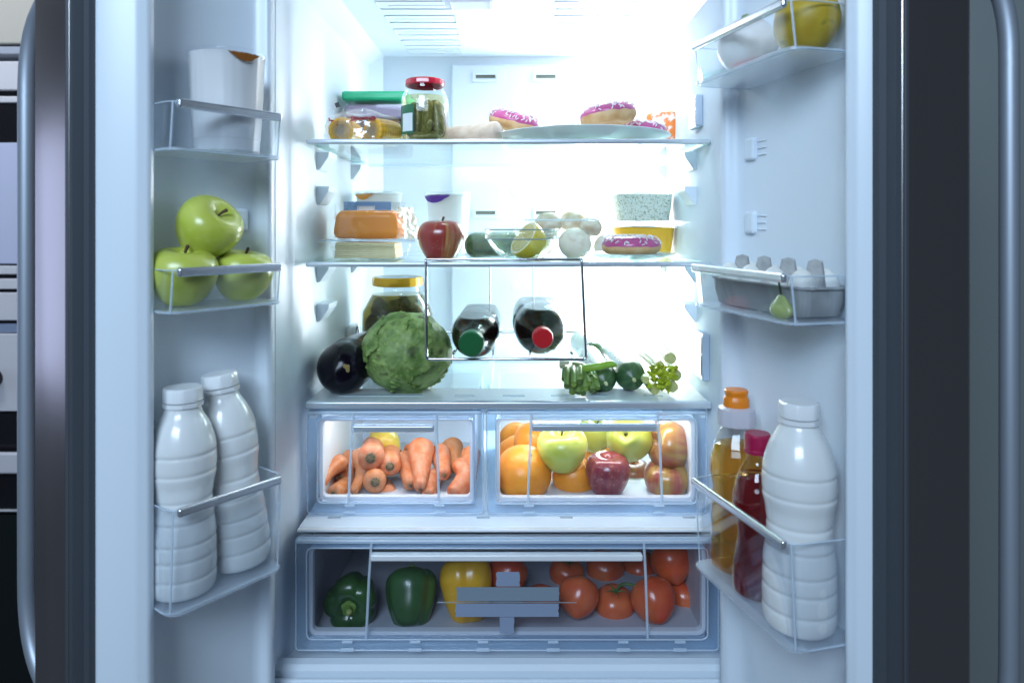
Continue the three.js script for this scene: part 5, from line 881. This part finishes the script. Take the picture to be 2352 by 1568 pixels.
// ---------------------------------------------------------------- things in the door bins
const bottleP = (r, h, capR) => { // ribbed milk bottle
  const P = [[0, 0.003], [r * 0.80, 0.001], [r * 0.94, 0.004]], g = (y, rad) => { P.push([rad, y - 0.0026], [rad - 0.0010, y], [rad, y + 0.0026]); };
  P.push([r, 0.012]); g(0.026, r); g(0.050, r * 1.0); g(0.070, r * 0.985); g(0.0965, r * 0.93); P.push([r * 0.89, 0.110]); g(0.123, r * 0.885); P.push([r * 0.93, 0.140]); g(0.158, r * 1.0); g(0.182, r * 1.0);
  P.push([r * 0.96, 0.196], [r * 0.80, 0.216], [r * 0.60, 0.231], [capR * 0.93, 0.238], [capR * 0.90, 0.243]); return P.map(([a, b]) => [a, b * h / 0.265]);
};
function milkBottle(label, c, r, h, up) {
  const t = thing('milk_bottle', label, 'bottle', c, 'white milk bottles'), cr = 0.0215; aim(t, up);
  mesh('body', revolve(bottleP(r, h, cr), { n: 150, ring: 56 }), mat.milk, t);
  const k = h / 0.265;
  mesh('cap', revolve([[0, 0.265], [cr * 0.90, 0.265], [cr * 0.97, 0.2640], [cr, 0.262], [cr * 1.0, 0.2478], [cr * 0.97, 0.247], [0, 0.247]].map(([a, b]) => [a, b * k]).reverse(), { smooth: false, ring: 90, crease: 0.5, def: (p, a, q) => (q > 0.3 && q < 0.7 ? v3(p.x * (1 + 0.006 * Math.cos(45 * a)), p.y, p.z * (1 + 0.006 * Math.cos(45 * a))) : p) }), mat.whiteGloss, t);
  mesh('cap_ring', revolve([[cr * 0.9, 0.2405], [cr * 1.03, 0.2405], [cr * 1.03, 0.2455], [cr * 0.9, 0.246]].map(([a, b]) => [a, b * k]), { smooth: false, ring: 40, crease: 0.5 }), mat.whiteGloss, t);
  return t;
}
const YLB = CY - 0.4235, YRB = CY - 0.4405;
milkBottle('upright white milk bottle beside the outer rim of the left door', inDoor(-1, 0.164, 0.094, YLB), 0.0365, 0.237, v3(0, 1, 0));
milkBottle('white milk bottle leaning in the deep bin near the hinge', inDoor(-1, 0.087, 0.092, YLB + 0.002), 0.036, 0.240, v3(-0.115, 1, 0.02));
milkBottle('white milk bottle in the bin beside two juice bottles', inDoor(1, 0.2105, 0.098, YRB), 0.0388, 0.247, v3(0, 1, 0));
function juice(label, c, r, h, capR, capMat, att, o) {
  const t = thing('juice_bottle', label, 'bottle', c, undefined);
  const prof = o.prof.map(([a, b]) => [a * r, b * h]);
  mesh('shell', revolve(prof, { n: 80, ring: 56, def: o.def }), mat.glass, t);
  const lv = o.level * h, inner = []; for (const [a, b] of prof) { if (b < lv) inner.push([Math.max(0, a - 0.0012), b < 0.004 ? b + 0.0015 : b]); }
  const last = prof.find(([, b]) => b >= lv); inner.push([last[0] * 0.97 - 0.0012, lv], [0, lv + 0.0005]);
  mesh('juice', revolve(inner, { smooth: false, ring: 56, def: o.def }), M({ color: att, roughness: 0.03, transmission: 0.94, thickness: 0, ior: 1.34 }), t);
  o.cap(t, h, capR, capMat);
  return t;
}
{
  const gourd = [[0, 0.004], [0.82, 0.001], [0.97, 0.02], [1, 0.06], [0.98, 0.16], [0.94, 0.22], [0.99, 0.28], [0.93, 0.37], [0.90, 0.45], [1.0, 0.53], [1.0, 0.60], [0.86, 0.69], [0.60, 0.775], [0.50, 0.80], [0.49, 0.835]];
  juice('amber juice bottle with an orange sports cap', inDoor(1, 0.078, 0.092, YRB), 0.0335, 0.230, 0.018, M({ color: [0.80, 0.22, 0.005], roughness: 0.35 }), [0.93, 0.66, 0.22], {
    prof: gourd, level: 0.70, def: (p, a) => v3(p.x * (1 + 0.015 * Math.cos(8 * a)), p.y, p.z * (1 + 0.015 * Math.cos(8 * a))), cap: (t, h, cr, m) => {
      mesh('collar', revolve([[0.0165, 0.80], [0.0235, 0.805], [0.0238, 0.855], [0.0225, 0.895], [0.0150, 0.91], [0.0120, 0.915]].map(([a, b]) => [a, b * h]), { smooth: false, ring: 40, crease: 0.5 }), M({ color: [0.74, 0.72, 0.80], roughness: 0.3, transmission: 0.25, thickness: 0 }), t);
      mesh('spout_cap', revolve([[0.0150, 0.885], [0.0165, 0.895], [0.0163, 0.94], [0.0140, 0.965], [0.0150, 0.99], [0.0135, 1.0], [0, 1.0]].map(([a, b]) => [a, b * h]), { smooth: false, ring: 40, crease: 0.5 }), m, t);
    } });
  const bulb = [[0, 0.004], [0.84, 0.001], [0.98, 0.02], [1, 0.08], [0.98, 0.20], [0.86, 0.30], [0.80, 0.38], [0.90, 0.47], [1.02, 0.56], [1.0, 0.64], [0.82, 0.74], [0.58, 0.81], [0.48, 0.84], [0.46, 0.88]];
  juice('dark red juice bottle with a crimson cap behind the milk bottle', inDoor(1, 0.142, 0.104, YRB), 0.0290, 0.193, 0.0155, M({ color: [0.34, 0.008, 0.06], roughness: 0.3 }), [0.62, 0.10, 0.13], {
    prof: bulb, level: 0.735, cap: (t, h, cr, m) => {
      mesh('cap', revolve([[0, 1.0], [cr * 0.9, 1.0], [cr * 0.98, 0.99], [cr, 0.97], [cr * 0.99, 0.905], [cr * 1.03, 0.90], [cr * 1.03, 0.88], [cr * 0.8, 0.875]].map(([a, b]) => [a, b * h]).reverse(), { smooth: false, ring: 60, crease: 0.5 }), m, t);
    } });
}
// large white tub, three green apples on the left door
{
  const p = inDoor(-1, 0.1085, 0.094, CY + 0.0875);
  const t = tub('large white tub with a torn orange foil lid in the door bin', p.x, -p.z, p.y, 0.0455, 0.0375, 0.124, [0.34, 0.12, 0.025], { fa: 0.75, fw: 0.40, fd: 0.010, mat: M({ color: [0.66, 0.67, 0.68], roughness: 0.35 }), lid: mat.clear, name: 'large_tub' });
  const ya = CY - 0.0925, g = 'green apples on the door';
  const A = (label, a, h, y, r, up, sd) => apple(label, inDoor(-1, a, h, y), r, up, appleGreen(sd), g, { mat: waxy, sq: 0.97, sd });
  A('green apple in the door bin at the outer rim side', 0.164, 0.094, ya + 0.0345, 0.0385, v3(0.1, 1, 0.1), 3);
  A('green apple in the door bin at the hinge side', 0.0885, 0.096, ya + 0.0322, 0.0360, v3(0.12, 1, 0.05), 9);
  A('green apple balanced on top of the other two', 0.131, 0.090, ya + 0.0905, 0.0385, v3(0.75, 0.75, 0.35), 14);
}
// yellow fruit and white ball in the upper right bin
{
  const yb = CY + 0.1885;
  const t = thing('mango', 'yellow mottled mango in the high door bin', 'mango', inDoor(1, 0.2135, 0.0915, yb + 0.0365));
  aim(t, v3(0.3, 0.9, 0.1));
  mesh('fruit', revolve([[0, -1.08], [0.3, -1.02], [0.7, -0.72], [0.97, -0.1], [0.95, 0.35], [0.7, 0.82], [0.3, 1.08], [0, 1.12]].map(([a, b]) => [a * 0.035, b * 0.035]), { n: 40, ring: 56, col: (p) => { const f = fbm(p.x * 38, p.y * 38, p.z * 38), s = fbm(p.x * 100 + 5, p.y * 100, p.z * 100); return mix3(mix3([0.52, 0.33, 0.015], [0.62, 0.44, 0.03], clamp(0.5 + f * 1.6)), [0.14, 0.16, 0.03], sst(0.18, 0.42, f + s * 0.5) * 0.8); } }), satin, t);
  mesh('stalk_scar', sweep([v3(0, 0.0375, 0), v3(0, 0.0415, 0)], (q) => 0.005 * ends(q, 0.1, 0.5), { seg: 6, ring: 12 }), stemMat, t);
  const o = thing('turnip', 'round white turnip in the high door bin', 'turnip', inDoor(1, 0.112, 0.098, yb + 0.0345));
  mesh('root', revolve([[0, -0.97], [0.1, -0.96], [0.5, -0.84], [0.9, -0.4], [1, 0.05], [0.9, 0.45], [0.6, 0.8], [0.25, 0.93], [0, 0.93]].map(([a, b]) => [a * 0.0365, b * 0.0365]), { n: 36, ring: 48, col: (p) => mix3([0.70, 0.66, 0.64], [0.80, 0.78, 0.77], clamp(0.5 + fbm(p.x * 30, p.y * 30, p.z * 30) * 1.8)) }), satin, o);
  mesh('leaf_stub', sweep([v3(0, 0.033, 0), v3(0.001, 0.041, 0)], (q, a) => 0.006 * (1 + 0.3 * Math.cos(5 * a)) * ends(q, 0.1, 0.3), { seg: 6, ring: 16 }), M({ color: [0.30, 0.36, 0.18], roughness: 0.7 }), o);
}
// egg carton, eggs and a pear in the middle right bin
{
  const y0 = CY - 0.0995, a0 = 0.058, a1 = 0.244, h0 = 0.0555, h1 = 0.1215, g = hingeFrame(thing('egg_carton', 'grey moulded pulp egg carton holding white eggs', 'egg carton'), 1);
  const pulp = VC(0.9, {}), pc = (p) => mix3([0.33, 0.34, 0.34], [0.45, 0.455, 0.45], clamp(0.5 + fbm(p.x * 120, p.y * 120, p.z * 120) * 1.5));
  const nc = 4, cw = (a1 - a0) / nc, ah = (h0 + h1) / 2, H = 0.034;
  // scalloped outer wall
  const ring = (y, k) => { const out = [], n = 220; for (let i = 0; i < n; i++) { const th = i / n * Math.PI * 2, c = Math.cos(th), s = Math.sin(th), m = Math.max(Math.abs(c) ** 0.28, 0), sg = (v) => Math.sign(v); let a = (a0 + a1) / 2 + sg(c) * Math.abs(c) ** 0.32 * (a1 - a0) / 2 * k, h = ah + sg(s) * Math.abs(s) ** 0.32 * (h1 - h0) / 2 * k; const sc = Math.abs(Math.sin((a - a0) / cw * Math.PI)); h += sg(s) * (Math.abs(s) > 0.5 ? 1 : 0) * (sc - 1) * 0.003 * (k < 1 ? 1 : 0.4); out.push(v3(a, y, h)); } return out; };
  const rows = [ring(y0 + 0.0015, 0.02), ring(y0 + 0.001, 0.84), ring(y0 + 0.003, 0.92), ring(y0 + H * 0.55, 0.985), ring(y0 + H * 0.93, 1.0), ring(y0 + H * 0.94, 1.03), ring(y0 + H, 1.04), ring(y0 + H + 0.001, 1.0), ring(y0 + H * 0.9, 0.93), ring(y0 + H * 0.7, 0.5)].reverse();
  const col = []; rows.forEach((r) => r.forEach((p, i) => { p.y += 0.0007 * n3(p.x * 160, p.y * 60, p.z * 160); col.push(...pc(p)); }));
  mesh('tray', skin(rows, 220, col), pulp, g);
  for (let i = 1; i <= 4; i++) { const a = a0 + cw * (i - 0.42); mesh('pulp_peak', sweep([v3(a, y0 + H * 0.4, ah), v3(a, y0 + H * 0.9, ah), v3(a + 0.001, y0 + H + 0.030, ah)], (q, th) => mix(0.0165, 0.0072, q) * (1 + 0.08 * Math.cos(4 * th)) * ends(q, 0.01, 0.03), { seg: 20, ring: 28, col: (q, th, p) => pc(p) }), pulp, g); }
  const eg = [[0, 1], [1, 1], [2, 1], [3, 1], [3, 0], [2, 0], [1, 0], [0, 0]];
  eg.forEach(([i, j]) => {
    const c = inDoor(1, a0 + cw * (i + 0.5) + (i === 3 ? 0.002 : 0), ah + (j ? 0.0148 : -0.0148), y0 + 0.0315);
    const e = single('egg', revolve([[0, -1.2], [0.35, -1.13], [0.72, -0.85], [0.97, -0.3], [1, 0.05], [0.9, 0.55], [0.62, 1.05], [0.3, 1.32], [0, 1.4]].map(([a, b]) => [a * 0.0150, b * 0.0158]), { n: 30, ring: 40 }), M({ color: [0.78, 0.78, 0.74], roughness: 0.5 }), 'white egg sitting in the grey egg carton', 'egg', 'eggs in the carton', c);
    e.rotation.set(rr(-0.08, 0.08), 0, rr(-0.08, 0.08));
  });
  const pe = thing('pear', 'pale green pear with a brown stalk in front of the egg carton', 'pear', inDoor(1, 0.2200, 0.1275, y0 + 0.0085));
  pe.rotation.y = -75.4 * Math.PI / 180; pe.scale.set(1.6, 1.05, 0.72);
  mesh('fruit', revolve([[0, -0.7], [0.4, -0.66], [0.85, -0.35], [1, 0.0], [0.86, 0.45], [0.52, 0.9], [0.34, 1.15], [0.18, 1.28], [0, 1.3]].map(([a, b]) => [a * 0.0112, b * 0.0125]), { n: 34, ring: 40, col: (p) => mix3([0.36, 0.44, 0.12], [0.48, 0.54, 0.22], clamp(0.5 + fbm(p.x * 90, p.y * 90, p.z * 90) * 1.6)) }), waxy, pe);
  mesh('stalk', sweep([v3(0, 0.015, 0), v3(-0.002, 0.026, 0), v3(-0.0045, 0.037, 0)], (q) => 0.0011 * ends(q, 0.05, 0.05), { seg: 10, ring: 8 }), stemMat, pe);
}

// ---------------------------------------------------------------- the kitchen beyond
{
  const zk = 2.2, xa = -2.5, xb = -1.30, Yk = (py) => wy(py, zk);
  struct('kitchen_wall', box(-4, 3.2, -0.1, 3.4, -2.95, -2.85), M({ color: [0.50, 0.54, 0.56], roughness: 0.8 }));
  const cab = thing('wall_cabinet', 'cream wall cabinet above the built-in oven', 'cabinet');
  mesh('cabinet_body', box(xa, xb, Yk(100), Yk(-260), -2.84, -zk, 0.006), M({ color: [0.55, 0.54, 0.47], roughness: 0.5 }), cab);
  mesh('cabinet_lip', box(xa, xb, Yk(122), Yk(104), -2.8, -zk - 0.01, 0.004), M({ color: [0.42, 0.48, 0.56], roughness: 0.4 }), cab);
  const st = M({ color: [0.78, 0.79, 0.83], roughness: 0.4, metalness: 0.1 });
  const mw = thing('built_in_microwave', 'steel built-in microwave with a pale blue glass door', 'microwave');
  mesh('top_panel', box(xa, xb, Yk(206), Yk(140), -2.8, -zk, 0.004), st, mw);
  mesh('trim_bar', box(xa, xb, Yk(236), Yk(221), -2.8, -zk + 0.004, 0.004), st, mw);
  mesh('dark_band', box(xa, xb, Yk(325), Yk(238), -2.8, -zk - 0.004), mat.black, mw);
  mesh('glass_door', box(xa, xb, Yk(606), Yk(327), -2.8, -zk, 0.004), M({ color: [0.62, 0.68, 0.88], roughness: 0.08 }), mw);
  mesh('lower_bar', box(xa, xb, Yk(630), Yk(610), -2.8, -zk, 0.004), st, mw);
  mesh('back_gap', box(xa, xb, Yk(760), Yk(150), -2.79, -zk - 0.02), mat.black, mw);
  mesh('drawer_panel', box(xa, xb, Yk(664), Yk(640), -2.8, -zk, 0.004), st, mw);
  mesh('drawer_panel', box(xa, xb, Yk(736), Yk(672), -2.8, -zk, 0.004), st, mw);
  const ov = thing('built_in_oven', 'built-in oven with a steel control panel and black glass door', 'oven');
  mesh('control_panel', box(xa, xb, Yk(945), Yk(766), -2.8, -zk, 0.004), st, ov);
  mesh('vent_strip', box(xa, xb, Yk(764), Yk(744), -2.8, -zk - 0.006), M({ color: [0.25, 0.32, 0.45], roughness: 0.4 }), ov);
  mesh('control_knob', tr(new THREE.CylinderGeometry(0.028, 0.030, 0.03, 32).rotateX(Math.PI / 2), wx(-16, zk), Yk(868), -zk + 0.016), mat.black, ov);
  mesh('oven_door', box(xa, xb, Yk(1180), Yk(949), -2.8, -zk - 0.004), mat.black, ov);
  mesh('oven_handle', tr(new RoundedBoxGeometry(xb - xa, 0.066, 0.02, 3, 0.008), (xa + xb) / 2, Yk(1055), -zk + 0.03), st, ov);
  mesh('door_trim', box(xa, xb, Yk(1174), Yk(1170), -zk - 0.004, -zk + 0.002), st, ov);
  mesh('lower_door', box(xa, xb, 0.0, Yk(1183), -2.8, -zk - 0.004), M({ color: [0.008, 0.014, 0.014], roughness: 0.25 }), ov);
  const kl = thing('kitchen_lamp', 'square ceiling lamp above the oven and microwave', 'ceiling lamp');
  mesh('lamp_body', box(-2.2, -1.6, CY + 1.22, CY + 1.27, -1.75, -1.15, 0.01), mat.white, kl);
  mesh('lamp_diffuser', box(-2.17, -1.63, CY + 1.205, CY + 1.219, -1.72, -1.18), M({ color: [0.9, 0.9, 0.9], roughness: 0.6, emissive: new THREE.Color().setRGB(0.92, 0.92, 1.0), emissiveIntensity: 1.5 }), kl);
  areaLight('kitchen_lamp_light', 0.54, 0.54, [-1.9, CY + 1.20, -1.45], [-1.75, CY - 0.2, -2.2], [0.92, 0.93, 1.0], 15);
  const win = thing('kitchen_window', 'bright daylight window on the kitchen side wall', 'window');
  mesh('window_pane', box(-3.02, -3.0, CY - 0.70, CY + 0.42, -2.6, -1.2), M({ color: [0.5, 0.55, 0.7], roughness: 0.3, emissive: new THREE.Color().setRGB(0.62, 0.68, 1.0), emissiveIntensity: 0.6 }), win);
  mesh('window_frame', box(-3.06, -3.02, CY - 0.76, CY + 0.48, -2.66, -1.14), mat.white, win);
  areaLight('window_light', 1.4, 1.1, [-2.99, CY - 0.14, -1.9], [0, CY - 0.14, -1.9], [0.62, 0.68, 1.0], 0.6);
  struct('side_wall', box(1.02, 2.6, -0.1, 3.4, -1.75, -1.62), M({ color: [0.30, 0.34, 0.34], roughness: 0.9 }));
}
renderer.render(scene, camera);
